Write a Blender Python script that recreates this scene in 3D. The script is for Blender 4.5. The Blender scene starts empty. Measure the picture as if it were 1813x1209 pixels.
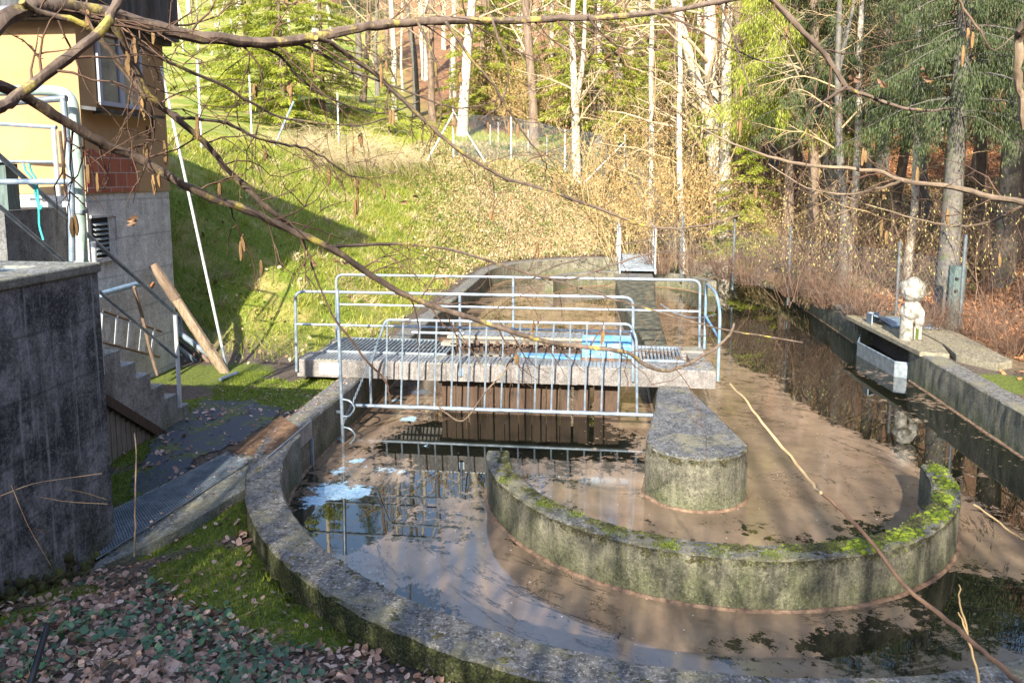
import bpy, math, random
import numpy as np
from math import sin, cos, pi, radians, hypot
from mathutils import Vector, noise as mnoise

random.seed(7); RNG = np.random.default_rng(7)
SC = bpy.context.scene
COL = SC.collection

# ------------------------------------------------------------------ camera, sky, sun, exposure
CAM = np.array([-0.8847, -8.94, 3.0]); PITCH, YAW, FPX, V0, W, H = 0.1245, 0.1157, 1392.66, 480.3, 1813, 1209
cd = bpy.data.cameras.new("camera"); cam = bpy.data.objects.new("camera", cd); COL.objects.link(cam)
cam.location = CAM; cam.rotation_euler = (pi/2-PITCH, 0, YAW)
cd.sensor_width = 36; cd.lens = FPX/W*36; cd.shift_y = -(H/2-V0)/W; cd.clip_end = 600; cd.clip_start = 0.05
SC.camera = cam
SUN_EL, SUN_AZ = radians(27.5), radians(3.2)          # travel direction: towards +Y, SUN_AZ towards +X
wd = bpy.data.worlds.new("World"); SC.world = wd; wd.use_nodes = True
nt = wd.node_tree; bg = nt.nodes["Background"]
sky = nt.nodes.new("ShaderNodeTexSky"); sky.sky_type = 'NISHITA'; sky.sun_disc = False
sky.sun_elevation = SUN_EL; sky.sun_rotation = pi+SUN_AZ
nt.links.new(sky.outputs[0], bg.inputs[0]); bg.inputs[1].default_value = 0.15
sl = bpy.data.lights.new("sun", 'SUN'); sl.energy = 4.7; sl.angle = radians(0.5); sl.color = (1, .9, .72)
so = bpy.data.objects.new("sun", sl); COL.objects.link(so)
sd = Vector((sin(SUN_AZ)*cos(SUN_EL), cos(SUN_AZ)*cos(SUN_EL), -sin(SUN_EL)))
so.rotation_euler = sd.to_track_quat('-Z', 'Y').to_euler(); so.location = (0, -20, 20)
SC.view_settings.view_transform = 'Standard'; SC.view_settings.look = 'None'
SC.view_settings.exposure = 1.62; SC.view_settings.gamma = 1
SC.cycles.max_bounces = 6; SC.cycles.diffuse_bounces = 2; SC.cycles.glossy_bounces = 3; SC.cycles.transmission_bounces = 3; SC.cycles.transparent_max_bounces = 6

# ------------------------------------------------------------------ measuring helpers (photo pixel -> metres)
def ray(u, v):
    x = (u-W/2)/FPX; y = (V0-v)/FPX; c, s = cos(YAW), sin(YAW)
    d = (x, cos(PITCH)+y*sin(PITCH), -sin(PITCH)+y*cos(PITCH))
    return np.array([d[0]*c-d[1]*s, d[0]*s+d[1]*c, d[2]])
def PZ(u, v, z): d = ray(u, v); return CAM+d*(z-CAM[2])/d[2]
def PX(u, v, x): d = ray(u, v); return CAM+d*(x-CAM[0])/d[0]
def PY(u, v, y): d = ray(u, v); return CAM+d*(y-CAM[1])/d[1]
def PD(u, v, dist): d = ray(u, v); return CAM+d*dist/hypot(d[0], d[1])

# ------------------------------------------------------------------ object helpers
def tag(o, label=None, cat=None, group=None, kind=None):
    if label: o['label'] = label
    if cat: o['category'] = cat
    if group: o['group'] = group
    if kind: o['kind'] = kind
    return o
def empty(name, loc, label, cat, group=None):
    o = bpy.data.objects.new(name, None); COL.objects.link(o); o.location = loc
    o.empty_display_size = .1
    return tag(o, label, cat, group)
def link(name, me, parent=None):
    o = bpy.data.objects.new(name, me); COL.objects.link(o)
    if parent is not None:
        o.parent = parent
        o.matrix_parent_inverse = parent.matrix_basis.inverted()      # every part is built in world coordinates
    return o
def mesh_np(name, V, F, mats, smooth=False, rnd=None, midx=None, attrs=None):
    """V (n,3); F list of arrays (k,3|4)"""
    me = bpy.data.meshes.new(name); V = np.asarray(V, np.float32)
    if isinstance(F, np.ndarray): F = [F]
    F = [np.asarray(f, np.int32) for f in F if len(f)]
    loops = np.concatenate([f.ravel() for f in F]); sizes = np.concatenate([np.full(len(f), f.shape[1], np.int32) for f in F])
    starts = np.concatenate([[0], np.cumsum(sizes)[:-1]]).astype(np.int32)
    me.vertices.add(len(V)); me.vertices.foreach_set('co', V.ravel())
    me.loops.add(len(loops)); me.loops.foreach_set('vertex_index', loops)
    me.polygons.add(len(sizes)); me.polygons.foreach_set('loop_start', starts)
    try: me.polygons.foreach_set('loop_total', sizes)
    except Exception: pass
    if smooth: me.polygons.foreach_set('use_smooth', np.ones(len(sizes), bool))
    if midx is not None: me.polygons.foreach_set('material_index', np.asarray(midx, np.int32))
    if rnd is not None:
        a = me.attributes.new('rnd', 'FLOAT', 'FACE'); a.data.foreach_set('value', np.asarray(rnd, np.float32))
    if attrs:
        for k, v in attrs.items():
            a = me.attributes.new(k, 'FLOAT', 'POINT'); a.data.foreach_set('value', np.asarray(v, np.float32))
    for m in (mats if isinstance(mats, (list, tuple)) else [mats]): me.materials.append(m)
    me.update(calc_edges=True); me.validate()
    return me

class MB:
    def __init__(s): s.V = []; s.F = []; s.n = 0
    def add(s, V, F):
        V = np.asarray(V, float).reshape(-1, 3); s.V.append(V)
        for f in F: s.F.append(tuple(int(i)+s.n for i in f))
        s.n += len(V)
    def box(s, c, d, rz=0, rx=0, ry=0, taper=1.0, jit=0):
        dx, dy, dz = np.array(d)/2.0
        P = np.array([[x*dx, y*dy, z*dz] for z in (-1, 1) for y in (-1, 1) for x in (-1, 1)], float)
        P[4:, :2] *= taper
        if jit: P += RNG.uniform(-jit, jit, P.shape)
        for a, ax in ((rx, 0), (ry, 1), (rz, 2)):
            if a:
                cc, ss = cos(a), sin(a); i, j = [(1, 2), (2, 0), (0, 1)][ax]
                pi_, pj = P[:, i].copy(), P[:, j].copy(); P[:, i] = pi_*cc-pj*ss; P[:, j] = pi_*ss+pj*cc
        s.add(P+np.array(c), [(0, 2, 3, 1), (4, 5, 7, 6), (0, 1, 5, 4), (2, 6, 7, 3), (0, 4, 6, 2), (1, 3, 7, 5)]); return s
    def b6(s, x0, x1, y0, y1, z0, z1): return s.box(((x0+x1)/2, (y0+y1)/2, (z0+z1)/2), (x1-x0, y1-y0, z1-z0))
    def prism(s, poly, z0, z1):
        n = len(poly); z0 = [z0]*n if np.isscalar(z0) else z0; z1 = [z1]*n if np.isscalar(z1) else z1
        A = sum(poly[i][0]*poly[(i+1) % n][1]-poly[(i+1) % n][0]*poly[i][1] for i in range(n))
        if A < 0: poly = poly[::-1]; z0 = z0[::-1]; z1 = z1[::-1]
        V = [(p[0], p[1], a) for p, a in zip(poly, z0)]+[(p[0], p[1], a) for p, a in zip(poly, z1)]
        F = [tuple(range(n-1, -1, -1)), tuple(range(n, 2*n))]+[(i, (i+1) % n, n+(i+1) % n, n+i) for i in range(n)]
        s.add(V, F); return s
    def prismx(s, poly, x0, x1):          # poly in (y,z), extruded along x
        n = len(poly)
        V = [(x0, p[0], p[1]) for p in poly]+[(x1, p[0], p[1]) for p in poly]
        s.add(V, [tuple(range(n-1, -1, -1)), tuple(range(n, 2*n))]+[(i, (i+1) % n, n+(i+1) % n, n+i) for i in range(n)]); return s
    def tube(s, pts, r, k=8, caps=True, closed=False):
        V, F = tube(pts, r, k, caps, closed); s.add(V, F); return s
    def build(s, name, mat, parent=None, smooth=False, bevel=0):
        me = bpy.data.meshes.new(name); me.from_pydata(np.concatenate(s.V).tolist(), [], s.F)
        for m in (mat if isinstance(mat, (list, tuple)) else [mat]): me.materials.append(m)
        if smooth:
            me.polygons.foreach_set('use_smooth', np.ones(len(me.polygons), bool))
            try: me.set_sharp_from_angle(angle=radians(40))
            except Exception: pass
        me.update()
        o = link(name, me, parent)
        if bevel:
            b = o.modifiers.new('bevel', 'BEVEL'); b.width = bevel; b.segments = 2; b.limit_method = 'ANGLE'
        return o

def frames(P, closed=False):
    n = len(P); T = np.zeros_like(P); T[1:-1] = P[2:]-P[:-2]; T[0] = P[1]-P[0]; T[-1] = P[-1]-P[-2]
    if closed: T[0] = P[1]-P[-1]; T[-1] = P[0]-P[-2]
    T /= np.maximum(np.linalg.norm(T, axis=1, keepdims=True), 1e-9)
    up = np.array([0, 0, 1.]) if abs(T[0][2]) < .9 else np.array([1., 0, 0])
    N = np.zeros_like(P); a = np.cross(T[0], up); a /= np.linalg.norm(a); N[0] = a
    for i in range(1, n):
        a = N[i-1]-T[i]*np.dot(N[i-1], T[i]); N[i] = a/max(np.linalg.norm(a), 1e-9)
    return T, N, np.cross(T, N)
def tube(pts, r, k=8, caps=True, closed=False):
    P = np.asarray(pts, float); n = len(P); r = np.full(n, r) if np.isscalar(r) else np.asarray(r, float)
    T, N, B = frames(P, closed); a = np.arange(k)*2*pi/k
    V = (P[:, None]+r[:, None, None]*(np.cos(a)[None, :, None]*N[:, None]+np.sin(a)[None, :, None]*B[:, None])).reshape(-1, 3)
    F = []
    for i in range(n if closed else n-1):
        j = (i+1) % n
        for q in range(k):
            F.append((i*k+q, i*k+(q+1) % k, j*k+(q+1) % k, j*k+q))
    if caps and not closed: F.append(tuple(range(k-1, -1, -1))); F.append(tuple(range((n-1)*k, n*k)))
    return V, F
def rounded(pts, rad, seg=5):
    """polyline with rounded corners"""
    P = [np.array(p, float) for p in pts]; out = [P[0]]
    for i in range(1, len(P)-1):
        a, b, c = P[i-1], P[i], P[i+1]; d1 = (a-b)/np.linalg.norm(a-b); d2 = (c-b)/np.linalg.norm(c-b)
        r = min(rad, np.linalg.norm(a-b)*.45, np.linalg.norm(c-b)*.45); p0, p2 = b+d1*r, b+d2*r
        for t in np.linspace(0, 1, seg+1): out.append((1-t)**2*p0+2*t*(1-t)*b+t*t*p2)
    out.append(P[-1]); return np.array(out)
def smooth_line(P, m=4):
    """Catmull-Rom"""
    P = np.asarray(P, float); Q = np.vstack([2*P[0]-P[1], P, 2*P[-1]-P[-2]]); out = []
    for i in range(1, len(Q)-2):
        for t in np.arange(m)/m:
            a, b, c, d = Q[i-1:i+3]
            out.append(.5*((2*b)+(-a+c)*t+(2*a-5*b+4*c-d)*t*t+(-a+3*b-3*c+d)*t**3))
    out.append(P[-1]); return np.array(out)

class Tubes:                       # fast collector of many thin tubes -> one mesh
    def __init__(s): s.V = []; s.F = []; s.n = 0; s.R = []
    def add(s, P, r, k=3, rn=None):
        P = np.asarray(P, float); n = len(P)
        if n < 2: return
        r = np.full(n, r) if np.isscalar(r) else np.asarray(r, float)
        T = np.gradient(P, axis=0); T /= np.maximum(np.linalg.norm(T, axis=1, keepdims=True), 1e-9)
        up = np.array([.31, .17, .93]) if abs(T[:, 2]).mean() < .8 else np.array([.9, .3, .1])
        N = np.cross(T, up); N /= np.maximum(np.linalg.norm(N, axis=1, keepdims=True), 1e-9); B = np.cross(T, N)
        a = np.arange(k)*2*pi/k
        V = (P[:, None]+r[:, None, None]*(np.cos(a)[None, :, None]*N[:, None]+np.sin(a)[None, :, None]*B[:, None])).reshape(-1, 3)
        i = np.arange(n-1)[:, None]*k; q = np.arange(k)[None]; q2 = (q+1) % k
        F = np.stack([i+q, i+q2, i+k+q2, i+k+q], -1).reshape(-1, 4)+s.n
        s.V.append(V); s.F.append(F); s.n += len(V); s.R.append(np.full(len(F), random.random() if rn is None else rn))
    def mesh(s, name, mat, smooth=True):
        return mesh_np(name, np.concatenate(s.V), np.concatenate(s.F), mat, smooth, rnd=np.concatenate(s.R))

# ------------------------------------------------------------------ materials
class M:
    def __init__(s, name):
        s.m = bpy.data.materials.new(name); s.m.use_nodes = True; s.t = s.m.node_tree; s.N = s.t.nodes; s.L = s.t.links
        s.b = s.N['Principled BSDF']; s.geo = s.N.new('ShaderNodeNewGeometry'); s.pos = s.geo.outputs['Position']
    def put(s, sock, v):
        if v is None: return
        if isinstance(v, bpy.types.NodeSocket): s.L.new(v, sock)
        elif isinstance(v, (tuple, list)) and len(v) == 3 and sock.type == 'RGBA': sock.default_value = (*v, 1)
        else: sock.default_value = v
    def mp(s, scale=(1, 1, 1), loc=(0, 0, 0), src=None):
        n = s.N.new('ShaderNodeMapping'); s.put(n.inputs['Vector'], src or s.pos); n.inputs['Scale'].default_value = scale; n.inputs['Location'].default_value = loc
        return n.outputs[0]
    def noise(s, sc, det=4, rough=.6, co=None, dist=0):
        n = s.N.new('ShaderNodeTexNoise'); s.put(n.inputs['Vector'], co or s.pos)
        n.inputs['Scale'].default_value = sc; n.inputs['Detail'].default_value = det; n.inputs['Roughness'].default_value = rough; n.inputs['Distortion'].default_value = dist
        return n.outputs[0]
    def vor(s, sc, feat='F1', co=None, out='Distance', rand=1):
        n = s.N.new('ShaderNodeTexVoronoi'); n.feature = feat; s.put(n.inputs['Vector'], co or s.pos); n.inputs['Scale'].default_value = sc
        n.inputs['Randomness'].default_value = rand
        return n.outputs[out]
    def ramp(s, f, stops):
        n = s.N.new('ShaderNodeValToRGB'); s.put(n.inputs[0], f); e = n.color_ramp.elements
        while len(e) < len(stops): e.new(.5)
        for el, (p, c) in zip(e, stops):
            el.position = p; el.color = (c, c, c, 1) if np.isscalar(c) else (*c, 1)
        return n.outputs[0]
    def step(s, f, a, b):
        n = s.N.new('ShaderNodeMapRange'); s.put(n.inputs[0], f); n.inputs[1].default_value = a; n.inputs[2].default_value = b; n.clamp = True
        return n.outputs[0]
    def mix(s, f, a, b, mode='MIX'):
        n = s.N.new('ShaderNodeMix'); n.data_type = 'RGBA'; n.blend_type = mode; s.put(n.inputs[0], f); s.put(n.inputs[6], a); s.put(n.inputs[7], b)
        return n.outputs[2]
    def math(s, op, a, b=0.0, clamp=False):
        n = s.N.new('ShaderNodeMath'); n.operation = op; n.use_clamp = clamp; s.put(n.inputs[0], a); s.put(n.inputs[1], b); return n.outputs[0]
    def sep(s, v=None):
        n = s.N.new('ShaderNodeSeparateXYZ'); s.put(n.inputs[0], v or s.pos); return n.outputs
    def attr(s, name):
        n = s.N.new('ShaderNodeAttribute'); n.attribute_name = name; return n.outputs['Fac']
    def bump(s, h, st=.5, dist=.01):
        n = s.N.new('ShaderNodeBump'); s.put(n.inputs['Height'], h); n.inputs['Strength'].default_value = st; n.inputs['Distance'].default_value = dist
        s.L.new(n.outputs[0], s.b.inputs['Normal'])
    def out(s, col, rough=.8, metal=0, spec=None):
        s.put(s.b.inputs['Base Color'], col); s.put(s.b.inputs['Roughness'], rough); s.put(s.b.inputs['Metallic'], metal)
        if spec is not None: s.put(s.b.inputs['Specular IOR Level'], spec)
        return s.m

def concrete(name, lo, hi, moss=0.5, spots=.5, streak=.5, dark=(.03, .032, .03), top=None, base_z=-.55, mossh=.35, sfreq=7, board=0, rim=None, con=(.34, .66), outer=0):
    m = M(name); z = m.sep()[2]; nz = m.sep(m.geo.outputs['Normal'])[2]
    n1 = m.noise(2.2, 6, .65); n2 = m.noise(38, 3, .7); n3 = m.noise(140, 2, .6)
    c = m.mix(m.step(n1, *con), lo, hi); n4 = m.noise(7, 6, .75)
    c = m.mix(m.math('MULTIPLY', m.step(n4, .52, .64), .6), c, tuple(v*.55 for v in lo)); c = m.mix(m.math('MULTIPLY', m.step(n4, .46, .36), .45), c, tuple(v*1.4 for v in hi))
    c = m.mix(m.math('MULTIPLY', m.step(n2, .5, .75), .35), c, tuple(v*1.45 for v in hi))
    c = m.mix(m.math('MULTIPLY', m.step(n2, .5, .38), .35), c, tuple(v*.45 for v in lo))
    if top:
        ct = m.mix(m.step(m.noise(13, 6, .8), .42, .58), tuple(v*.35 for v in top), top)
        ct = m.mix(m.step(m.noise(32, 4, .75), .55, .62), ct, tuple(min(1, v*1.9) for v in top)); ct = m.mix(m.step(m.math('ADD', m.vor(11), m.math('MULTIPLY', n2, .25)), .30, .24), ct, (.03, .03, .02))
        ct = m.mix(m.math('MULTIPLY', m.step(m.noise(1.6, 4, .7), .5, .62), .6), ct, (.23, .21, .12))
        c = m.mix(m.step(nz, .5, .8), c, ct)
    side = m.step(nz, .8, .4)
    if streak:
        st = m.noise(1, 5, .7, m.mp((sfreq, sfreq, sfreq*.12), (2, 0, 0))); st2 = m.noise(1, 4, .6, m.mp((17, 17, .8), (3, 1, 0)))
        c = m.mix(m.math('MULTIPLY', m.math('MULTIPLY', m.step(st, .5, .68), streak), side), c, dark)
        c = m.mix(m.math('MULTIPLY', m.math('MULTIPLY', m.step(st2, .56, .7), streak*.6), side), c, tuple(min(1, v*1.6) for v in hi))
    if board:
        zz = m.math('FRACT', m.math('MULTIPLY', m.math('ADD', z, m.math('MULTIPLY', m.noise(1.5, 2), .03)), board)); c = m.mix(m.math('MULTIPLY', m.step(m.math('ABSOLUTE', m.math('SUBTRACT', zz, .5)), .46, .495), .45), c, tuple(v*.4 for v in lo))
    if spots:
        v = m.vor(16, co=m.mp((1, 1, 1))); g = m.step(m.noise(3, 3, .6), .45, .6)
        c = m.mix(m.math('MULTIPLY', m.math('MULTIPLY', m.step(m.math('ADD', v, m.math('MULTIPLY', n2, .3)), .36, .27), g), spots), c, (.015, .018, .01))
    if rim is not None:
        g = m.math('ADD', m.math('MULTIPLY', m.step(z, rim-.16, rim), .34), m.noise(9, 6, .75)); gl = m.math('MULTIPLY', m.step(g, .68, .76), m.step(z, rim-.3, rim-.1))
        c = m.mix(m.math('MULTIPLY', gl, side), c, m.mix(m.step(n2, .4, .6), (.018, .016, .01), (.07, .065, .025)))
    if outer:
        P3 = m.sep(); L_ = m.math('SQRT', m.math('ADD', m.math('MULTIPLY', P3[0], P3[0]), m.math('MULTIPLY', P3[1], P3[1])))
        g = m.math('MULTIPLY', m.math('MULTIPLY', m.step(L_, 4.66, 4.72), side), m.step(m.math('ADD', m.noise(4, 6, .75), m.math('MULTIPLY', m.step(z, -.35, 0), .12)), .40, .5)); g = m.math('MULTIPLY', g, m.step(P3[1], .3, -.1))
        c = m.mix(g, c, m.mix(m.step(n2, .4, .6), (.015, .018, .008), (.07, .085, .02)))
    if moss:
        g = m.math('ADD', m.math('MULTIPLY', m.step(z, base_z+mossh, base_z+.04), .30), m.noise(4.5, 6, .7, m.mp((1, 1, .45))))
        gf = m.math('MULTIPLY', m.math('MULTIPLY', m.step(g, .56, .82), moss), side)
        c = m.mix(gf, c, m.mix(m.step(n2, .4, .6), (.04, .055, .018), (.11, .13, .04)))
    c = m.mix(m.math('MULTIPLY', m.step(m.noise(55, 3, .7), .58, .66), .45), c, tuple(min(1, v*1.7) for v in hi)); c = m.mix(m.math('MULTIPLY', m.step(m.noise(42, 4, .75), .57, .64), .5), c, tuple(v*.35 for v in lo))
    m.bump(m.math('ADD', m.math('MULTIPLY', n2, .7), m.math('MULTIPLY', n3, .5)), .9, .014)
    return m.out(c, .9)

def leafy(name, stops, sc=3.0, rough=.6, trans=.25, var=.35):
    m = M(name); r = m.attr('rnd'); f = m.math('ADD', m.math('MULTIPLY', r, var+.3), m.math('MULTIPLY', m.noise(sc, 3, .6), 1-var-.3+.1))
    c = m.ramp(f, stops); m.out(c, rough)
    if trans:
        t = m.N.new('ShaderNodeBsdfTranslucent'); m.put(t.inputs[0], c); mx = m.N.new('ShaderNodeMixShader'); mx.inputs[0].default_value = trans
        o = m.N['Material Output']; m.L.new(m.b.outputs[0], mx.inputs[1]); m.L.new(t.outputs[0], mx.inputs[2]); m.L.new(mx.outputs[0], o.inputs[0])
    return m.m
def bark(name, lo, hi, lichen=None, sc=14, lf=(.52, .6), streak=(1, 1, .25)):
    m = M(name); n = m.noise(sc, 5, .7, m.mp(streak)); c = m.mix(m.step(n, .3, .7), lo, hi)
    if lichen: c = m.mix(m.step(m.noise(7, 5, .75), *lf), c, lichen)
    m.bump(n, .5, .01); return m.out(c, .85)
def metal(name, lo, hi, rough=.5, mtl=.6, rust=None, rt=(.6, .72)):
    m = M(name); n = m.noise(9, 5, .65); c = m.mix(m.step(n, .35, .65), lo, hi)
    if rust: c = m.mix(m.step(m.noise(5, 6, .75), *rt), c, rust)
    m.bump(m.noise(60, 2), .12, .004); return m.out(c, rough, mtl)

MAT = {}
MAT['basin'] = concrete('weathered_basin_concrete', (.075, .075, .055), (.24, .225, .175), moss=.6, spots=.85, streak=.6, top=(.17, .168, .168), outer=1)
MAT['island'] = concrete('lichen_concrete', (.06, .06, .045), (.21, .2, .155), moss=.5, spots=.9, streak=.6, top=(.14, .145, .16), rim=.03)
MAT['beam'] = concrete('beam_concrete', (.13, .125, .125), (.27, .255, .255), moss=0, spots=.35, streak=.55, dark=(.10, .085, .075), top=(.24, .24, .25))
MAT['block'] = concrete('stained_dark_concrete', (.035, .04, .05), (.27, .28, .305), moss=.7, spots=.15, streak=.85, dark=(.018, .022, .03), base_z=-.35, mossh=.6, sfreq=2.6, board=2.2, con=(.44, .62))
MAT['base'] = concrete('grey_base_concrete', (.44, .44, .43), (.64, .63, .61), moss=.1, spots=.1, streak=.35, dark=(.13, .12, .1), base_z=-.1, mossh=.3, sfreq=3, board=1.9)
MAT['basedark'] = concrete('black_stained_concrete', (.05, .055, .06), (.16, .165, .17), moss=.1, spots=.1, streak=.6, base_z=0)
MAT['step'] = concrete('step_concrete', (.14, .14, .13), (.34, .33, .31), moss=.4, spots=.2, streak=.5, base_z=-.1, top=(.34, .33, .33))
MAT['slab'] = concrete('slab_concrete', (.16, .15, .11), (.3, .27, .2), moss=.5, spots=.4, streak=.3, top=(.27, .235, .17))
MAT['kerb'] = concrete('kerb_concrete', (.13, .14, .12), (.27, .28, .26), moss=.5, spots=.4, streak=.3, base_z=-.4, top=(.2, .21, .21))
MAT['galv'] = metal('galvanised_steel', (.15, .21, .28), (.32, .39, .48), .45, .35, (.36, .27, .2), (.68, .78))
MAT['galvdark'] = metal('weathered_steel_grating', (.17, .21, .25), (.33, .38, .43), .5, .55)
MAT['rustgrate'] = metal('rusty_grating', (.12, .075, .05), (.3, .19, .12), .8, .2)
MAT['white'] = metal('white_metal', (.42, .46, .5), (.62, .65, .67), .4, .2)
MAT['greenpaint'] = metal('pale_green_pipe', (.28, .4, .37), (.5, .62, .58), .35, .35, (.3, .3, .25), (.66, .8))
MAT['blue'] = metal('faded_blue_paint', (.06, .22, .42), (.16, .36, .55), .45, .0, (.3, .28, .28), (.52, .66))
MAT['bluerail'] = metal('blue_grey_rail_paint', (.14, .27, .42), (.32, .42, .52), .45, .3, (.36, .3, .26), (.6, .75))
MAT['rust'] = metal('rust', (.05, .035, .03), (.17, .11, .08), .85, .1)
MAT['drum'] = metal('dark_rotor_steel', (.04, .04, .04), (.14, .13, .12), .6, .4, (.12, .07, .04))
MAT['fencegrey'] = metal('dull_fence_post', (.07, .09, .11), (.15, .18, .21), .6, .2)
MAT['zinc'] = metal('zinc_sheet', (.2, .23, .27), (.36, .38, .42), .4, .5)

def wood(name, lo, hi, ax=(1, 1, 8)):
    m = M(name); n = m.noise(5, 6, .7, m.mp((14, 14, 1.2) if ax == 'z' else ax)); c = m.mix(m.step(n, .3, .7), lo, hi)
    c = m.mix(m.step(m.noise(3, 4, .6), .58, .7), c, tuple(v*.4 for v in lo)); m.bump(n, .5, .006); return m.out(c, .8)
MAT['boards'] = wood('dark_wet_boards', (.025, .016, .012), (.10, .06, .04), 'z')
MAT['oldboards'] = wood('grey_old_boards', (.10, .085, .07), (.27, .24, .2), 'z')
MAT['planks'] = wood('bleached_planks', (.2, .17, .13), (.42, .37, .3), (1.2, 14, 14))
MAT['log'] = wood('peeled_log', (.13, .09, .06), (.4, .31, .22), (9, 9, 1.4))
MAT['greenpost'] = wood('blue_green_post', (.03, .06, .06), (.14, .19, .18), 'z')
MAT['ladderwood'] = wood('ladder_rail_wood', (.2, .12, .07), (.36, .26, .17), (3, 3, 3))

m = M('ochre_render'); n1 = m.noise(1.3, 5, .6); c = m.mix(m.step(n1, .3, .7), (.33, .20, .095), (.42, .28, .145))
c = m.mix(m.math('MULTIPLY', m.step(m.noise(1, 4, .6, m.mp((5, 5, .5))), .56, .72), .45), c, (.24, .15, .09)); c = m.mix(m.math('MULTIPLY', m.step(m.noise(.8, 5, .7), .48, .66), .5), c, (.36, .25, .15)); m.bump(m.noise(120, 2), .35, .004); MAT['ochre'] = m.out(c, .9)
m = M('red_brick'); br = m.N.new('ShaderNodeTexBrick'); co = m.N.new('ShaderNodeCombineXYZ'); sp = m.sep()
m.L.new(sp[1], co.inputs[0]); m.L.new(sp[2], co.inputs[1]); m.L.new(co.outputs[0], br.inputs['Vector'])
br.inputs['Color1'].default_value = (.42, .13, .07, 1); br.inputs['Color2'].default_value = (.27, .07, .04, 1); br.inputs['Mortar'].default_value = (.38, .31, .27, 1)
br.inputs['Scale'].default_value = 1; br.inputs['Brick Width'].default_value = .25; br.inputs['Row Height'].default_value = .2; br.inputs['Mortar Size'].default_value = .008
c = m.mix(m.math('MULTIPLY', m.step(m.noise(7, 6, .75), .5, .7), .5), br.outputs[0], (.12, .06, .05)); m.bump(br.outputs[1], -.5, .01); MAT['brick'] = m.out(c, .9)
m = M('fascia_tar'); c = m.mix(m.step(m.noise(1, 4, .6, m.mp((9, 9, 1))), .4, .6), (.012, .014, .018), (.07, .075, .085)); MAT['fascia'] = m.out(c, .7)
m = M('window_glass'); m.out(m.mix(m.step(m.noise(2.5, 4, .7), .4, .6), (.10, .13, .14), (.2, .22, .21)), .08, 0, .8); MAT['glass'] = m.m
m = M('window_frame_paint'); MAT['frame'] = m.out((.32, .36, .45), .5)
m = M('dark_void'); MAT['void'] = m.out((.012, .012, .012), .9)
m = M('pale_plastic_film'); n = m.noise(9, 5, .7, dist=1); c = m.mix(m.step(n, .35, .65), (.22, .21, .19), (.42, .40, .37)); m.bump(n, .8, .03); MAT['film'] = m.out(m.mix(m.step(m.noise(5, 5, .7), .52, .62), c, (.14, .14, .11)), .3, 0, .6)
m = M('teal_rope'); MAT['rope'] = m.out((.03, .42, .42), .6)
m = M('sign_enamel'); MAT['sign'] = m.out(m.mix(m.step(m.noise(14, 4), .58, .7), (.8, .8, .78), (.5, .47, .42)), .4)
m = M('sign_ink'); MAT['ink'] = m.out((.05, .06, .09), .5)
m = M('black_hose'); MAT['black'] = m.out((.015, .018, .025), .45)
m = M('sky_tinted_foam'); MAT['foamy'] = m.out(m.mix(m.step(m.noise(22, 4), .4, .6), (.38, .54, .66), (.62, .75, .82)), .4)  # foam with sky reflection painted in as a blue base colour
m = M('waterline_scum'); MAT['ring'] = m.out(m.mix(m.step(m.noise(18, 5), .35, .65), (.10, .06, .04), (.26, .17, .11)), .6)
m = M('asphalt'); n = m.noise(90, 3, .7); c = m.mix(m.step(n, .35, .65), (.035, .04, .05), (.095, .105, .125))
mf = m.step(m.noise(2.6, 6, .7), .50, .60); c = m.mix(mf, c, m.mix(m.step(m.noise(22, 4), .4, .6), (.05, .065, .012), (.16, .17, .035))); m.bump(n, .5, .006); MAT['asphalt'] = m.out(c, .85)

MAT['hazelbark'] = bark('hazel_bark', (.06, .042, .034), (.2, .15, .12), (.42, .35, .08), 24, (.56, .66))
MAT['twig'] = bark('hazel_twig', (.06, .035, .025), (.17, .10, .065))
MAT['drytwig'] = bark('dry_twig', (.28, .19, .10), (.5, .38, .22))
MAT['paleb'] = bark('brown_grey_twig', (.12, .085, .06), (.3, .22, .15), (.32, .3, .15), 14, (.58, .68))
MAT['catkin'] = bark('catkin', (.12, .07, .035), (.32, .2, .08), sc=60)
MAT['pale'] = bark('pale_bark', (.3, .26, .2), (.68, .63, .54), (.13, .11, .08), 11, (.55, .63), (1, 1, 2.5))
MAT['brownbark'] = bark('brown_bark', (.08, .055, .04), (.26, .19, .14), (.2, .2, .12), 9, (.6, .7))
MAT['greybark'] = bark('grey_bark', (.045, .04, .04), (.19, .175, .16), (.09, .11, .05), 16, (.54, .64), (1, 1, .6))
MAT['paletwig'] = bark('pale_twig', (.25, .19, .12), (.52, .42, .28))
MAT['straw'] = leafy('straw', [(0, (.2, .14, .07)), (.5, (.45, .36, .2)), (1, (.66, .57, .38))], trans=0)
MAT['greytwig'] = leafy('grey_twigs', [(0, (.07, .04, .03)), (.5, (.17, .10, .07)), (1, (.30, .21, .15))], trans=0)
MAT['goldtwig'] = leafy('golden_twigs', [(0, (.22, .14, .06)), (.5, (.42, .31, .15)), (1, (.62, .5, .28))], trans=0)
MAT['grass'] = leafy('grass_blades', [(0, (.08, .12, .012)), (.38, (.22, .28, .02)), (.6, (.33, .38, .04)), (.82, (.46, .44, .11)), (1, (.58, .49, .22))], 1.2, .5, .35)
MAT['litter'] = leafy('dry_leaves', [(0, (.06, .035, .025)), (.25, (.18, .10, .07)), (.5, (.40, .245, .18)), (.8, (.58, .4, .32)), (1, (.72, .56, .48))], 6, .6, .15)
MAT['orange'] = leafy('beech_leaves', [(0, (.14, .06, .03)), (.5, (.42, .18, .07)), (1, (.62, .33, .15))], 2, .7, .15)
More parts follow.
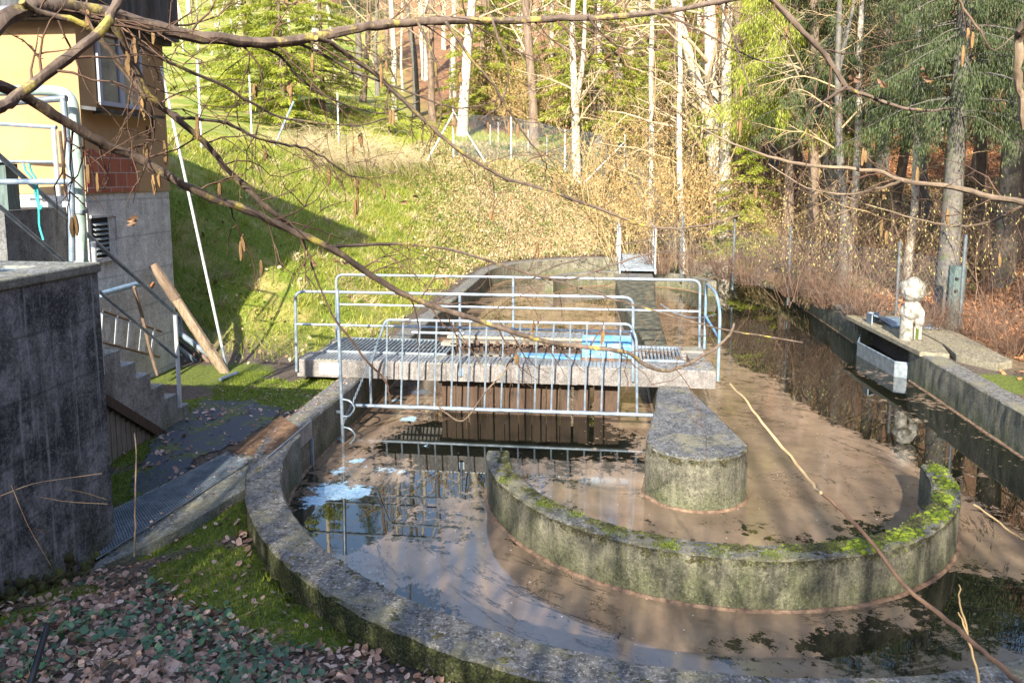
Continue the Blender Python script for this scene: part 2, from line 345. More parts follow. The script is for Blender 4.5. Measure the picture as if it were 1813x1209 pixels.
MAT['bankleaf'] = leafy('bank_leaves', [(0, (.03, .05, .015)), (.36, (.09, .13, .03)), (.44, (.16, .11, .05)), (.6, (.36, .24, .11)), (.8, (.52, .42, .26)), (1, (.66, .58, .42))], 1.1, .7, .1, .3)
MAT['bankivy'] = leafy('bank_ivy_leaves', [(0, (.04, .07, .015)), (.5, (.11, .17, .03)), (1, (.26, .3, .08))], 4, .5, .2)
MAT['ivy'] = leafy('ivy_leaves', [(0, (.02, .055, .03)), (.6, (.06, .14, .07)), (1, (.15, .26, .13))], 4, .4, .1)
MAT['moss'] = leafy('moss_tufts', [(0, (.05, .08, .01)), (.5, (.14, .2, .015)), (1, (.32, .38, .035))], 5, .8, .3)
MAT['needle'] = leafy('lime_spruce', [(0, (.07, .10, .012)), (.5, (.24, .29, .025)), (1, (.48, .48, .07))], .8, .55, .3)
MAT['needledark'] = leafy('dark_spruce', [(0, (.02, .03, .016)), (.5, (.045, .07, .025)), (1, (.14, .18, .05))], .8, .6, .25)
MAT['dryleaf'] = leafy('hanging_dry_leaves', [(0, (.1, .05, .03)), (1, (.34, .2, .11))], 3, .6, .25)

# ------------------------------------------------------------------ terrain
R_IN, R_OUT, YF, WZ = 4.39, 4.74, 14.75, -0.55
def smooth(t): t = np.clip(t, 0, 1); return t*t*(3-2*t)
def dist_out(x, y):
    yc = np.clip(y, 0, YF); return np.hypot(x, y-yc)-R_OUT
def hnoise(x, y, s, seed=0):
    return (np.sin(x*s+1.7*seed)*np.cos(y*s*1.13+seed)+.5*np.sin(x*s*2.3+y*s*1.7+seed*3)+.25*np.sin(x*s*5.1-y*s*4.3))/1.75
def ground_z(x, y):
    x = np.asarray(x, float); y = np.asarray(y, float); d = np.maximum(dist_out(x, y), 0)
    # left and far bank
    b = .66*np.clip(d-.45, 0, 5.6)+.20*np.maximum(d-6.05, 0)+.012*np.maximum(d-14, 0)**1.5
    soft = smooth(d/1.6); b = b*soft
    pad = smooth((y-2.9)/3.6)
    left = b*pad+(1-pad)*np.where(x < -8.2, smooth((-8.2-x)/6)*2.5, 0)
    # right
    rgt = .42*np.maximum(d-2.6, 0)*smooth((d-2.6)/2)+.016*np.maximum(d-8, 0)**1.4
    w = smooth((x-1.5)/4.0)
    z = left*(1-w)+rgt*w+(.55*np.maximum(d-.5, 0)*smooth((y-14)/5)*w*smooth((9-x)/5))*.6
    # camera side
    near = smooth((-1.0-y)/1.8)*smooth((8-x)/4)
    zn = -.22-.12*smooth((-x-4)/1.2)+.24*np.maximum(-y-3.0, 0)*np.clip(d/1.5, 0, 1)
    zn = zn+np.maximum(-y-16, 0)*.02
    base = np.where(y > 0, 0., 0.)
    z = z*(1-near)+(zn)*near
    z = z-.09*smooth((7.5-y)/3)*smooth((-x-3)/1)*(1-near)-.05*smooth((-1.0-y)/.6)*0-.05*smooth((x-3)/1)*smooth((3-d)/1)
    z = z+.05*hnoise(x, y, 1.1)*smooth(d/2)*(1-.8*smooth((4-y)/3)*smooth((-x-2)/2))+.5*hnoise(x, y, .13, 2)*smooth((d-8)/10)
    return z
def axis_pts(a, b, st, far, grow=1.16):
    core = list(np.arange(a, b+1e-6, st)); o = core[:]; s, p = st, b
    while p < far: s *= grow; p += s; o.append(p)
    s, p, lo = st, a, []
    while p > -far: s *= grow; p -= s; lo.append(p)
    return np.array(lo[::-1]+o)
xs = axis_pts(-13, 13, .16, 170); ys = axis_pts(-10, 26, .16, 170)
GX, GY = np.meshgrid(xs, ys); gx, gy = GX.ravel(), GY.ravel(); gd = dist_out(gx, gy)
gz = ground_z(gx, gy); gz = np.where(gd < -.12, -1.7, gz)
def blob(px, py, cx, cy, r): return np.exp(-((px-cx)**2+(py-cy)**2)/r**2)
MOSSP = [(430, 925, .35, -.25), (480, 1000, .45, -.25), (350, 1010, .4, -.25), (530, 1085, .5, -.2), (590, 1110, .35, -.2), (250, 860, .3, -.2), (540, 690, .4, -.1), (400, 665, .7, -.1), (450, 690, .6, -.1), (330, 665, .6, -.1), (380, 715, .4, -.1), (500, 715, .4, -.1), (560, 680, .4, -.1), (1790, 680, .6, -.05), (215, 800, .5, -.1), (225, 850, .35, -.12), (300, 760, .25, -.1), (330, 720, .3, -.1), (400, 1060, .4, -.25), (270, 960, .3, -.28), (360, 940, .35, -.25), (470, 1050, .4, -.2), (120, 1090, .25, -.3), (30, 1140, .25, -.15)]
moss = np.zeros_like(gx)
for u, v, r, z in MOSSP:
    p = PZ(u, v, z); moss = np.maximum(moss, blob(gx, gy, p[0], p[1], r))
slopeleft = smooth((gd-.2)/.8)*smooth((gy-3.2)/1.5)
brownband = smooth((gx+5.4+.35*(gy-14))/3.2)*smooth((gy-12)/4)           # dry bank to the right of the grass
grassA = slopeleft*(1-brownband)*(gx < 3)
wedge = (gx-CAM[0])/np.maximum(gy-CAM[1], .1)           # direction seen from the lawn's edge
grassA = np.maximum(grassA, smooth((gd-6.5)/2)*smooth((-.44-wedge)/.05)*smooth((gy-9)/4))
grassA = np.maximum(grassA, blob(gx, gy, -6.0, 26, 3.0)*1.1)*smooth((75-gd)/8)
wood_ = np.clip(smooth((gx-4.4)/1.5)*smooth((gd-.5)/1.5)+smooth((gy-29)/4)*smooth((wedge+.46)/.05), 0, 1)
i = np.arange(len(xs)-1); j = np.arange(len(ys)-1); I, J = np.meshgrid(i, j); q = (J*len(xs)+I).ravel()
GF = np.stack([q, q+1, q+1+len(xs), q+len(xs)], 1)
m = M('ground_cover'); n1 = m.noise(3, 6, .7); n2 = m.noise(25, 5, .7); nf = m.noise(70, 3, .7)
soil = m.mix(m.step(n2, .35, .65), (.035, .028, .022), (.13, .10, .08)); soil = m.mix(m.step(nf, .5, .62), soil, (.26, .19, .155))
mossc = m.mix(m.step(n2, .35, .65), (.055, .08, .01), (.2, .25, .03))
grassc = m.mix(m.step(n2, .35, .65), (.09, .14, .015), (.27, .34, .035)); grassc = m.mix(m.step(m.noise(.9, 6, .75), .47, .62), grassc, (.44, .36, .13))
brown = m.mix(m.step(n2, .35, .65), (.15, .10, .05), (.46, .34, .2)); brown = m.mix(m.step(m.noise(5, 5, .7), .52, .62), brown, (.11, .13, .035))
orange = m.mix(m.step(n2, .35, .65), (.13, .06, .03), (.40, .2, .09)); orange = m.mix(m.step(n1, .5, .65), orange, (.1, .07, .045))
c = m.mix(m.attr('brown'), soil, brown); c = m.mix(m.attr('wood'), c, orange); c = m.mix(m.attr('grass'), c, grassc)
c = m.mix(m.step(m.math('ADD', m.attr('moss'), m.math('MULTIPLY', m.noise(6, 5, .7), .6)), .62, .78), c, mossc)
m.bump(m.math('ADD', n2, nf), .8, .04); m.out(c, .95); MAT['ground'] = m.m
g = link('ground', mesh_np('ground', np.stack([gx, gy, gz], 1), GF, MAT['ground'], True, attrs={'moss': moss, 'grass': grassA, 'brown': np.clip(slopeleft, 0, 1), 'wood': wood_}))
tag(g, kind='structure')

# ------------------------------------------------------------------ the basin walls
def sweep(path, nrm, prof, closed=False, jit=.006):
    """path (n,2) points on the inner line, nrm (n,2) outward; prof list of (offset, z)"""
    V = []
    for p, q in zip(path, nrm):
        for (o, z) in prof:
            V.append((p[0]+q[0]*o+RNG.uniform(-jit, jit), p[1]+q[1]*o+RNG.uniform(-jit, jit), z+RNG.uniform(-jit, jit)*(1 if z > -1 else 0)))
    n, k = len(path), len(prof); F = []
    for a in range(n-1 if not closed else n):
        b = (a+1) % n
        for q in range(k-1): F.append((a*k+q, b*k+q, b*k+q+1, a*k+q+1))
    if not closed: F.append(tuple(range(k))); F.append(tuple((n-1)*k+t for t in range(k-1, -1, -1)))
    return V, F
def arc(cx, cy, r, a0, a1, st=.09):
    n = max(3, int(abs(a1-a0)*r/st)); a = np.linspace(a0, a1, n); N = np.stack([np.cos(a), np.sin(a)], 1); return N*r+[cx, cy], N
def seg(x0, y0, x1, y1, nx, ny, st=.12):
    n = max(2, int(hypot(x1-x0, y1-y0)/st)); t = np.linspace(0, 1, n)[:, None]; return np.array([[x0, y0]])*(1-t)+np.array([[x1, y1]])*t, np.tile([[nx, ny]], (n, 1))
def cat(*a):
    P = [a[0][0]]; N = [a[0][1]]
    for p, n in a[1:]: P.append(p[1:]); N.append(n[1:])
    return np.concatenate(P), np.concatenate(N)
T_ = R_OUT-R_IN
prof = [(T_, -1.3), (T_, -.3), (T_, -.02), (T_-.02, 0), (T_*.66, .0), (T_*.33, 0), (.02, 0), (0, -.02), (0, -.2), (0, -.4), (0, -.7), (0, -1.8)]
wall = empty('basin_wall', (0, -4.5, 0), 'weathered grey concrete rim wall running all round the oval ditch', 'wall')
GAP0, GAP1 = 4.95, 8.0
pa = cat(arc(0, YF, R_IN, 0, pi), seg(-R_IN, YF, -R_IN, 0, -1, 0), arc(0, 0, R_IN, pi, 2*pi), seg(R_IN, 0, R_IN, GAP0, 1, 0))
pb = seg(R_IN, GAP1, R_IN, YF, 1, 0)
P_, N_ = pa; P_ = np.concatenate([pb[0][:-1], P_]); N_ = np.concatenate([pb[1][:-1], N_])
mb = MB(); mb.add(*sweep(P_, N_, prof)); mb.build('rim', MAT['basin'], wall, smooth=False)
rp = [(.0, WZ+.022), (-.012, WZ+.022), (-.03, WZ+.006), (-.03, WZ-.05), (0, WZ-.06)]
mb = MB(); mb.add(*sweep(P_, N_, rp, jit=.004)); mb.build('waterline_deposit', MAT['ring'], wall)
mb = MB(); mb.b6(4.40, 5.3, 4.96, 5.10, -1.3, .0); mb.b6(4.40, 5.3, 7.85, 7.99, -1.3, .0); mb.b6(5.2, 5.3, 5.1, 7.85, -1.3, .0); mb.b6(4.5, 5.2, 5.1, 7.85, -1.3, -.75)
mb.build('overflow_chamber', MAT['basin'], wall)

def crescent(name, cx, cy, ri, ro, a0, a1, zt, label, mat, mossy=True):
    e = empty(name, (cx+(ri+ro)/2*cos((a0+a1)/2), cy+(ri+ro)/2*sin((a0+a1)/2), WZ), label, 'wall')
    P, N = arc(cx, cy, ri, a0, a1); t = ro-ri
    pr = [(t, -1.8), (t, -.7), (t, -.45), (t, -.25), (t, zt-.02), (t-.02, zt), (t/2, zt), (.02, zt), (0, zt-.02), (0, -.45), (0, -1.8)]
    mb = MB(); mb.add(*sweep(P, N, pr)); mb.build('wall_body', mat, e)
    mb = MB()
    mb.add(*sweep(P, N, [(t, WZ+.018), (t+.015, WZ+.018), (t+.035, WZ+.002), (t+.035, WZ-.06)], jit=.004)); mb.add(*sweep(P, N, [(0, WZ+.018), (-.015, WZ+.018), (-.035, WZ+.002), (-.035, WZ-.06)], jit=.004))
    mb.build('waterline_deposit', MAT['ring'], e)
    return e
MAT['cres'] = concrete('mossy_guide_concrete', (.055, .055, .042), (.21, .2, .15), moss=.5, spots=.8, streak=.75, top=(.14, .14, .135), mossh=.5, rim=-.1)
cres = crescent('crescent_wall', .31, -.25, 2.22, 2.47, pi+.10, 2*pi-.06, -.1, 'crescent concrete guide wall with green moss, in the near water around the island tip', MAT['cres'])
far_c = crescent('crescent_wall', -.1, 13.8, 2.25, 2.5, .12, pi-.12, -.1, 'low pale crescent guide wall at the far end of the ditch below the footbridge', MAT['basin'])

def tufts(n, fn, name, parent, h=.035, w=.012, mat='moss'):
    V = []; F = []; 
    pts = np.array([fn() for _ in range(n)]); return blades(name, pts, h, w, mat, parent)
def blades(name, P, h, w, mat, parent=None, lean=.5, hvar=.5):
    n = len(P); a = RNG.uniform(0, 2*pi, n); hh = h*RNG.uniform(1-hvar, 1+hvar, n); l = RNG.uniform(0, lean, n)*hh
    la = RNG.uniform(0, 2*pi, n)
    d = np.stack([np.cos(a), np.sin(a), np.zeros(n)], 1)*w/2
    tip = P+np.stack([np.cos(la)*l, np.sin(la)*l, hh], 1)
    V = np.stack([P-d, P+d, tip], 1).reshape(-1, 3); F = np.arange(3*n).reshape(-1, 3)
    return link(name, mesh_np(name, V, F, MAT[mat], rnd=RNG.random(n)), parent)
# moss cushions on the crescent (sub-piece of the wall)
mz = []
for a, r, k in [(2*pi-.10, .10, 1), (2*pi-.28, .13, 1.3), (2*pi-.42, .12, 1.2), (2*pi-.60, .16, 1.2), (2*pi-.74, .12, 1), (2*pi-.95, .18, 1.5), (2*pi-1.12, .14, 1.4), (2*pi-1.25, .10, 1), (4.80, .09, .8), (4.62, .1, .6), (4.45, .1, .7), (4.25, .1, .7), (4.05, .07, .5), (3.9, .1, .7), (3.6, .08, .4), (2*pi-1.4, .1, .8)]:
    for _ in range(int(700*k)):
        aa = a+RNG.normal(0, r/3.6); rr = 2.345+RNG.normal(0, .05)+.05*sin(a*37)
        if 2.2 < rr < 2.49: mz.append((.31+rr*cos(aa), -.25+rr*sin(aa), -.105-max(0, rr-2.465)*3))
blades('moss_cushions', np.array(mz), .014, .011, 'moss', cres, 1.0)

m = M('island_concrete_mossy'); yy_ = m.sep()[1]; src = MAT['island'].node_tree
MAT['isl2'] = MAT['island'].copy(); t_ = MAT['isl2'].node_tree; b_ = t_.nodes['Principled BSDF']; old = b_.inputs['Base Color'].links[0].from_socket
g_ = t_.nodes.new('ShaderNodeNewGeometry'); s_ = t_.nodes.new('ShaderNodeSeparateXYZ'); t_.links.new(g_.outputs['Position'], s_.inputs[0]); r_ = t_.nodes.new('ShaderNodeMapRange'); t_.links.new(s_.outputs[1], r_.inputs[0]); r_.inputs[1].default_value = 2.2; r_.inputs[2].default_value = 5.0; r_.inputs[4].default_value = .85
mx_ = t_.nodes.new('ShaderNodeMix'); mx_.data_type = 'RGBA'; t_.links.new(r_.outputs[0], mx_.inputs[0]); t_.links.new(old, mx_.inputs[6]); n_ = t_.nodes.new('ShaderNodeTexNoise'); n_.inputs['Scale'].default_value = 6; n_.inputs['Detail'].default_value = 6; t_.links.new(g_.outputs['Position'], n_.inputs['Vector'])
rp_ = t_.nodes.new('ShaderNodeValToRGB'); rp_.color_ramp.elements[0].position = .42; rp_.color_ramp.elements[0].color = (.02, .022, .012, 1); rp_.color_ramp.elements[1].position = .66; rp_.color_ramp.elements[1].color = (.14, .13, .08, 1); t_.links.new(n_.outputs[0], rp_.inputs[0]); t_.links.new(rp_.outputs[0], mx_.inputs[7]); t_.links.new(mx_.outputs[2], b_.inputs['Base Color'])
# central island: thin wall with a teardrop at each end
isl = empty('dividing_wall', (.15, -.6, WZ), 'long concrete dividing wall with teardrop ends running down the middle of the ditch', 'wall')
cx, cy, r = .17, -.28, .565
yN, yF, rF = cy, 13.3, .55
L = [(.0+.17-.135-.0, 4.9), (.17-.16, 3.6)]
poly = []
for a in np.linspace(-.16, -pi+.16, 30): poly.append((cx+r*cos(a), cy+r*sin(a)))
left = [(-.19, 1.0), (-.09, 2.0), (-.10, 4.6), (-.27, 6.5), (-.42, 9.5), (-.52, 12.6)]
right = [(.53, .9), (.33, 2.0), (.26, 4.6), (.28, 6.5), (.34, 9.5), (.54, 12.6)]
def dens(a, b, n): return [(a[0]+(b[0]-a[0])*t, a[1]+(b[1]-a[1])*t) for t in np.linspace(0, 1, n, endpoint=False)][1:]+[b]
cur = poly[-1]
for p in left: poly += dens(cur, p, max(3, int(abs(p[1]-cur[1])/.15))); cur = p
for a in np.linspace(pi-.2, .2, 16): p = (.01+rF*cos(a), 12.75+rF*sin(a)); poly.append(p); cur = p
for p in right[::-1]+[poly[0]]: poly += dens(cur, p, max(3, int(abs(p[1]-cur[1])/.15))); cur = p
poly = poly[:-1]; poly = np.array(poly); nx = np.roll(poly, -1, 0)-np.roll(poly, 1, 0); nn = np.stack([nx[:, 1], -nx[:, 0]], 1); nn /= np.linalg.norm(nn, axis=1, keepdims=True)
if (nn[0]*(poly[0]-poly.mean(0))).sum() < 0: nn = -nn
V, F = sweep(poly, nn, [(0, -1.8), (0, -.6), (0, -.4), (0, -.2), (-.0, .01), (-.02, .03)], closed=True); k = 6; n = len(poly)
F.append(tuple(i*k+5 for i in range(n))); mb = MB(); mb.add(V, F); mb.build('wall_body', MAT['isl2'], isl)
mb = MB(); mb.add(*sweep(poly, nn, [(0, WZ+.018), (.015, WZ+.018), (.035, WZ+.002), (.035, WZ-.06)], closed=True, jit=.004)); mb.build('waterline_deposit', MAT['ring'], isl)

# ------------------------------------------------------------------ water
st = .1; wx = np.arange(-4.8, 4.81, st); wy = np.arange(-4.8, 19.61, st); WX, WY = np.meshgrid(wx, wy); x, y = WX.ravel(), WY.ravel()
film = np.full_like(x, .68)
xb = np.interp(y, [-2, -.6, .5, 2.2, 5, 8, 14], [3.5, 3.2, 2.95, 2.45, 1.9, 1.5, 1.3])
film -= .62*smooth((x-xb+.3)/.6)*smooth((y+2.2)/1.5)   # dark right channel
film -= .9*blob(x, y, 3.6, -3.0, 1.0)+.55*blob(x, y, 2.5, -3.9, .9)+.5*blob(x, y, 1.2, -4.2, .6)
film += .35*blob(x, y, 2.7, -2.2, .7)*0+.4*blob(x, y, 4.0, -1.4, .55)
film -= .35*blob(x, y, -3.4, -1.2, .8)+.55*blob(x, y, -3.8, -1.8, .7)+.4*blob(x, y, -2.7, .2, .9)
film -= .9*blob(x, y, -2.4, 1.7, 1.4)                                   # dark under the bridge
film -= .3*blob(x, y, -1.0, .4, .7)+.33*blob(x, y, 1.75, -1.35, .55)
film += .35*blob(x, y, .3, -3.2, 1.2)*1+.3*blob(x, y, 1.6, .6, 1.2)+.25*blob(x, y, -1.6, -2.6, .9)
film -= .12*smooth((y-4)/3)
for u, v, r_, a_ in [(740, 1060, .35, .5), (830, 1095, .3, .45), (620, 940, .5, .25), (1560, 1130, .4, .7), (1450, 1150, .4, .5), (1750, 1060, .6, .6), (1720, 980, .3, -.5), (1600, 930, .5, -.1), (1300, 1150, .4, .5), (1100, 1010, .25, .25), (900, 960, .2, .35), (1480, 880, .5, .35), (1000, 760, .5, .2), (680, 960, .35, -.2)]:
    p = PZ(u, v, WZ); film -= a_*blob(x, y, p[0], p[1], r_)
foam = np.zeros_like(x)
for u, v, r_, a_ in [(590, 868, .30, 1), (560, 885, .22, .9), (632, 872, .2, .9), (600, 835, .16, .7), (637, 815, .13, .7), (648, 787, .11, .6), (728, 742, .17, .8), (745, 694, .2, .8), (755, 787, .1, .7), (700, 708, .13, .7), (575, 832, .12, .6), (690, 830, .3, .42), (620, 815, .3, .42)]:
    p = PZ(u, v, WZ); foam = np.maximum(foam, a_*blob(x, y, p[0], p[1], r_))
i = np.arange(len(wx)-1); j = np.arange(len(wy)-1); I, J = np.meshgrid(i, j); q = (J*len(wx)+I).ravel()
m = M('scummy_water'); a = m.attr('film'); warp = m.noise(1.3, 3, .6)
co = m.mix(.28, m.pos, m.N.new('ShaderNodeTexNoise').outputs[1]); wn = co.node.inputs[7].links[0].from_node; wn.inputs['Scale'].default_value = 1.6; wn.inputs['Detail'].default_value = 4; m.L.new(m.pos, wn.inputs['Vector'])
big = m.noise(1.1, 8, .68, co); fine = m.noise(7, 6, .7, co)
f = m.math('ADD', a, m.math('MULTIPLY', m.math('SUBTRACT', big, .5), 2.3)); f = m.math('ADD', f, m.math('MULTIPLY', m.math('SUBTRACT', fine, .5), 1.0))
band = m.step(m.math('ABSOLUTE', m.math('SUBTRACT', f, .40)), .42, .05)
lace = m.math('SUBTRACT', m.noise(11, 7, .8, m.mix(.12, m.pos, wn.outputs[1])), .5); f = m.math('ADD', f, m.math('MULTIPLY', m.math('MULTIPLY', lace, band), 1.9))
mask = m.step(f, .38, .42)
cs = m.N.new('ShaderNodeVectorMath'); cs.operation = 'SUBTRACT'; m.put(cs.inputs[0], m.pos); cs.inputs[1].default_value = (.31, -.25, 0); pc = m.sep(cs.outputs[0])
rad_ = m.math('SQRT', m.math('ADD', m.math('MULTIPLY', pc[0], pc[0]), m.math('MULTIPLY', pc[1], pc[1]))); cc_ = m.N.new('ShaderNodeCombineXYZ'); m.put(cc_.inputs[0], m.math('MULTIPLY', rad_, 2.6)); m.put(cc_.inputs[1], m.math('MULTIPLY', m.math('ARCTAN2', pc[1], pc[0]), 1.3))
sw = m.math('ABSOLUTE', m.math('SUBTRACT', m.noise(1.0, 8, .7, cc_.outputs[0], .5), .5)); swm = m.math('MULTIPLY', m.step(sw, .022, .004), m.step(m.noise(.8, 4, .65), .45, .55)); swm = m.math('MULTIPLY', swm, m.step(rad_, 2.3, 2.6))
mask = m.math('MULTIPLY', mask, m.math('SUBTRACT', 1, m.math('MULTIPLY', swm, .85)))
rid = m.math('ABSOLUTE', m.math('SUBTRACT', m.noise(1.7, 7, .72, co, .6), .5)); crack = m.math('MULTIPLY', m.step(rid, .008, .002), m.step(m.noise(.9, 3, .6), .48, .6))
mask = m.math('MULTIPLY', mask, m.math('SUBTRACT', 1, crack))
tanc = m.mix(m.step(m.noise(2.2, 6, .7, co), .3, .7), (.13, .092, .064), (.27, .195, .14))
spk = m.math('MULTIPLY', m.step(m.vor(9, 'F1'), .09, .05), m.step(m.noise(2.5, 3), .45, .6))
tanc = m.mix(spk, tanc, (.7, .68, .62))
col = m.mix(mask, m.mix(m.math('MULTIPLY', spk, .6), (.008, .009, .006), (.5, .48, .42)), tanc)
fm = m.step(m.math('ADD', m.attr('foam'), m.math('MULTIPLY', m.math('SUBTRACT', m.noise(6, 9, .8, co), .5), 2.3)), .5, .56)
col = m.mix(fm, col, m.mix(m.step(m.noise(30, 5), .4, .6), (.25, .48, .68), (.5, .68, .8)))  # real foam; the blue of the reflected sky is put into its colour
mask = m.math('MAXIMUM', mask, m.math('MULTIPLY', fm, 3))
rg = m.math('ADD', m.math('MULTIPLY', mask, .06), .012)
m.bump(m.math('ADD', m.math('MULTIPLY', m.noise(5, 2), .3), m.math('MULTIPLY', mask, .15)), .06, .01)
m.out(col, rg, 0, m.math('ADD', .9, m.math('MULTIPLY', mask, .1))); m.b.inputs['IOR'].default_value = 1.45; MAT['water'] = m.m
inside = dist_out(x, y) < .2
Fw = np.stack([q, q+1, q+1+len(wx), q+len(wx)], 1); Fw = Fw[inside[Fw].all(1)]
# the weir recess also holds water
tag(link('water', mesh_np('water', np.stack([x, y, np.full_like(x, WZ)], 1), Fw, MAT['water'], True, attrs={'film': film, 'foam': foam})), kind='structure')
# ------------------------------------------------------------------ the aerator bridge
BZ0, BZ1, BY = .01, .265, 2.0
br = empty('concrete_bridge', (-2.3, 2.7, BZ0), 'pale concrete bridge with tubular handrails crossing the left channel of the ditch', 'bridge')
mb = MB(); 
def slabpts(x0, x1, y0, y1, z0, z1, st=.25):
    n = int((x1-x0)/st); X = np.linspace(x0, x1, n); V = []
    for xx in X:
        for (yy, zz) in ((y0, z0), (y0, z1-.015), (y0+.015, z1), (y1-.01, z1), (y1, z1-.01), (y1, z0)): V.append((xx, yy+RNG.uniform(-.003, .003), zz+RNG.uniform(-.003, .003)))
    F = [tuple(range(5, -1, -1)), tuple((n-1)*6+t for t in range(6))]
    for i in range(n-1):
        for q in range(6): F.append((i*6+q, i*6+(q+1) % 6, (i+1)*6+(q+1) % 6, (i+1)*6+q))
    return V, [f[::-1] for f in F]
mb.add(*slabpts(-5.36, .70, BY, BY+.52, BZ0, BZ1)); mb.build('front_beam', MAT['beam'], br)
mb = MB(); mb.add(*slabpts(-5.30, .68, 3.22, 3.55, BZ0, BZ1)); mb.build('rear_beam', MAT['beam'], br)
for a_, b_ in ((-5.30, -5.05), (.42, .66)): MB().b6(a_, b_, BY+.521, 3.219, BZ0, BZ1-.03).build('end_block', MAT['beam'], br)
# gratings
def grating(name, x0, x1, y0, y1, z, pitch, parent, mat, th=.008, hh=.035, cross=0):
    mb = MB(); n = int((x1-x0)/pitch)
    for k in range(1, n): xx = x0+(x1-x0)*k/n; mb.b6(xx-th/2, xx+th/2, y0+.03, y1-.03, z, z+hh)
    for k in range(1, cross+1): yy = y0+(y1-y0)*k/(cross+1); mb.b6(x0+.03, x1-.03, yy-.003, yy+.003, z+.004, z+hh-.006)
    mb.b6(x0, x1, y0, y0+.03, z-.002, z+hh+.002); mb.b6(x0, x1, y1-.03, y1, z-.002, z+hh+.002)
    mb.b6(x0, x0+.03, y0+.031, y1-.031, z-.002, z+hh+.002); mb.b6(x1-.03, x1, y0+.031, y1-.031, z-.002, z+hh+.002)
    return mb.build(name, mat, parent)
grating('left_grating', -5.12, -3.2, 2.44, 3.42, BZ1+.012, .062, br, MAT['galvdark'], .024, .03)
grating('right_grating', -.38, .30, 2.40, 3.3, BZ1+.012, .056, br, MAT['galv'], .02, .03)
# thin ridged cover plates lying on the front beam
mb = MB(); k = 0; xx = -5.1
while xx < -.45:
    w = .9
    if xx+w > -.4: w = -.4-xx
    for q in range(int(w/.055)): mb.b6(xx+q*.055, xx+q*.055+.034, BY+.03, BY+.40, BZ1+.002, BZ1+.012)
    xx += w+.03
mb.build('ridged_cover', MAT['zinc'], br)
# hanging zinc apron strips on the front face
mb = MB()
for px in (708, 727, 752, 791, 835, 871): pass
for k, (a, b) in enumerate([(682, 706), (712, 726), (730, 751), (757, 790), (797, 833), (838, 868), (874, 905), (911, 945), (950, 985), (990, 1022)]):
    p = PY(a, 670, BY); q = PY(b, 670, BY); mb.b6(p[0], q[0], BY-.016-.003*(k % 2), BY-.004, BZ0+.0, BZ1-.02)
mb.build('apron_strip', MAT['beam'], br)
# sign
p = PY(566, 662, BY); q = PY(601, 643, BY)
sg = MB().b6(p[0], q[0]+.015, BY-.012, BY-.001, p[2], q[2]).build('sign_plate', MAT['sign'], br)
def text(name, body, size, loc, mat, parent, rot=(pi/2, 0, 0), width=None):
    cu = bpy.data.curves.new('tmp', 'FONT'); cu.body = body; cu.size = size; cu.extrude = .001; cu.align_x = 'CENTER'
    ob = bpy.data.objects.new('tmp', cu); COL.objects.link(ob); dg = bpy.context.evaluated_depsgraph_get(); me = bpy.data.meshes.new_from_object(ob.evaluated_get(dg))
    bpy.data.objects.remove(ob); me.materials.clear(); me.materials.append(mat); me.name = name
    xs_ = [v.co.x for v in me.vertices]; sc = (width/(max(xs_)-min(xs_))) if width else 1
    for v in me.vertices:
        c = v.co; v.co = (c.x*sc+loc[0], loc[1]-c.z, c.y+loc[2])
    o = link(name, me, parent); return o
scx = (p[0]+q[0])/2+.01; sh = q[2]-p[2]
text('sign_word', 'PASSAVANT', .055, (scx+.01, BY-.0135, p[2]+sh*.66), MAT['ink'], sg, width=.215)
mb = MB(); x0 = scx-.12
for k in range(9): 
    w = RNG.uniform(.012, .026); mb.b6(x0, x0+w, BY-.0140, BY-.0125, p[2]+sh*.40, p[2]+sh*.47); x0 += w+.006
x0 = scx-.05
for k in range(5): w = RNG.uniform(.01, .022); mb.b6(x0, x0+w, BY-.0140, BY-.0125, p[2]+sh*.17, p[2]+sh*.23); x0 += w+.005
mb.build('faded_small_print', MAT['ink'], sg)
# handrails
RR = .021
def rail_frame(name, x0, x1, y, zt, zb, mid, posts, parent, mat, r=RR):
    e = bpy.data.objects.new(name, None); COL.objects.link(e); e.location = ((x0+x1)/2, y, zb); e.parent = parent
    e.matrix_parent_inverse = parent.matrix_basis.inverted()
    mb = MB(); mb.tube(rounded([(x0-.02, y, zb), (x0, y, zt), (x1, y, zt), (x1+.02, y, zb)], .13), r); mb.build('top_rail', mat, e, True)
    mb = MB(); mb.tube([(x0+.01, y, mid), (x1-.01, y, mid)], r*.85); mb.build('middle_rail', mat, e, True)
    for px in posts: mb = MB(); mb.tube([(px, y, zb), (px, y, zt-.01)], r); mb.box((px, y+.012, zb+.06), (.09, .012, .11)); mb.build('post', mat, e, True)
    return e
rail_frame('front_handrail', -5.335, -.46, 1.965, 1.285, .09, .80, [-2.90], br, MAT['galv'])
rail_frame('rear_handrail', -5.25, .63, 3.5, 1.335, .25, .84, [-2.31], br, MAT['galv'])
e = bpy.data.objects.new('end_guard', None); COL.objects.link(e); e.location = (.73, 2.8, .2); e.parent = br; e.matrix_parent_inverse = br.matrix_basis.inverted()
mb = MB(); mb.tube(rounded([(.735, 2.03, .12), (.735, 2.03, 1.10), (.73, 2.45, 1.30), (.72, 3.45, 1.30), (.72, 3.45, .25)], .16), RR); mb.build('guard_frame', MAT['bluerail'], e, True)
mb = MB(); mb.tube([(.735, 2.05, .72), (.72, 3.43, .78)], .018); mb.build('guard_rail', MAT['blue'], e, True)
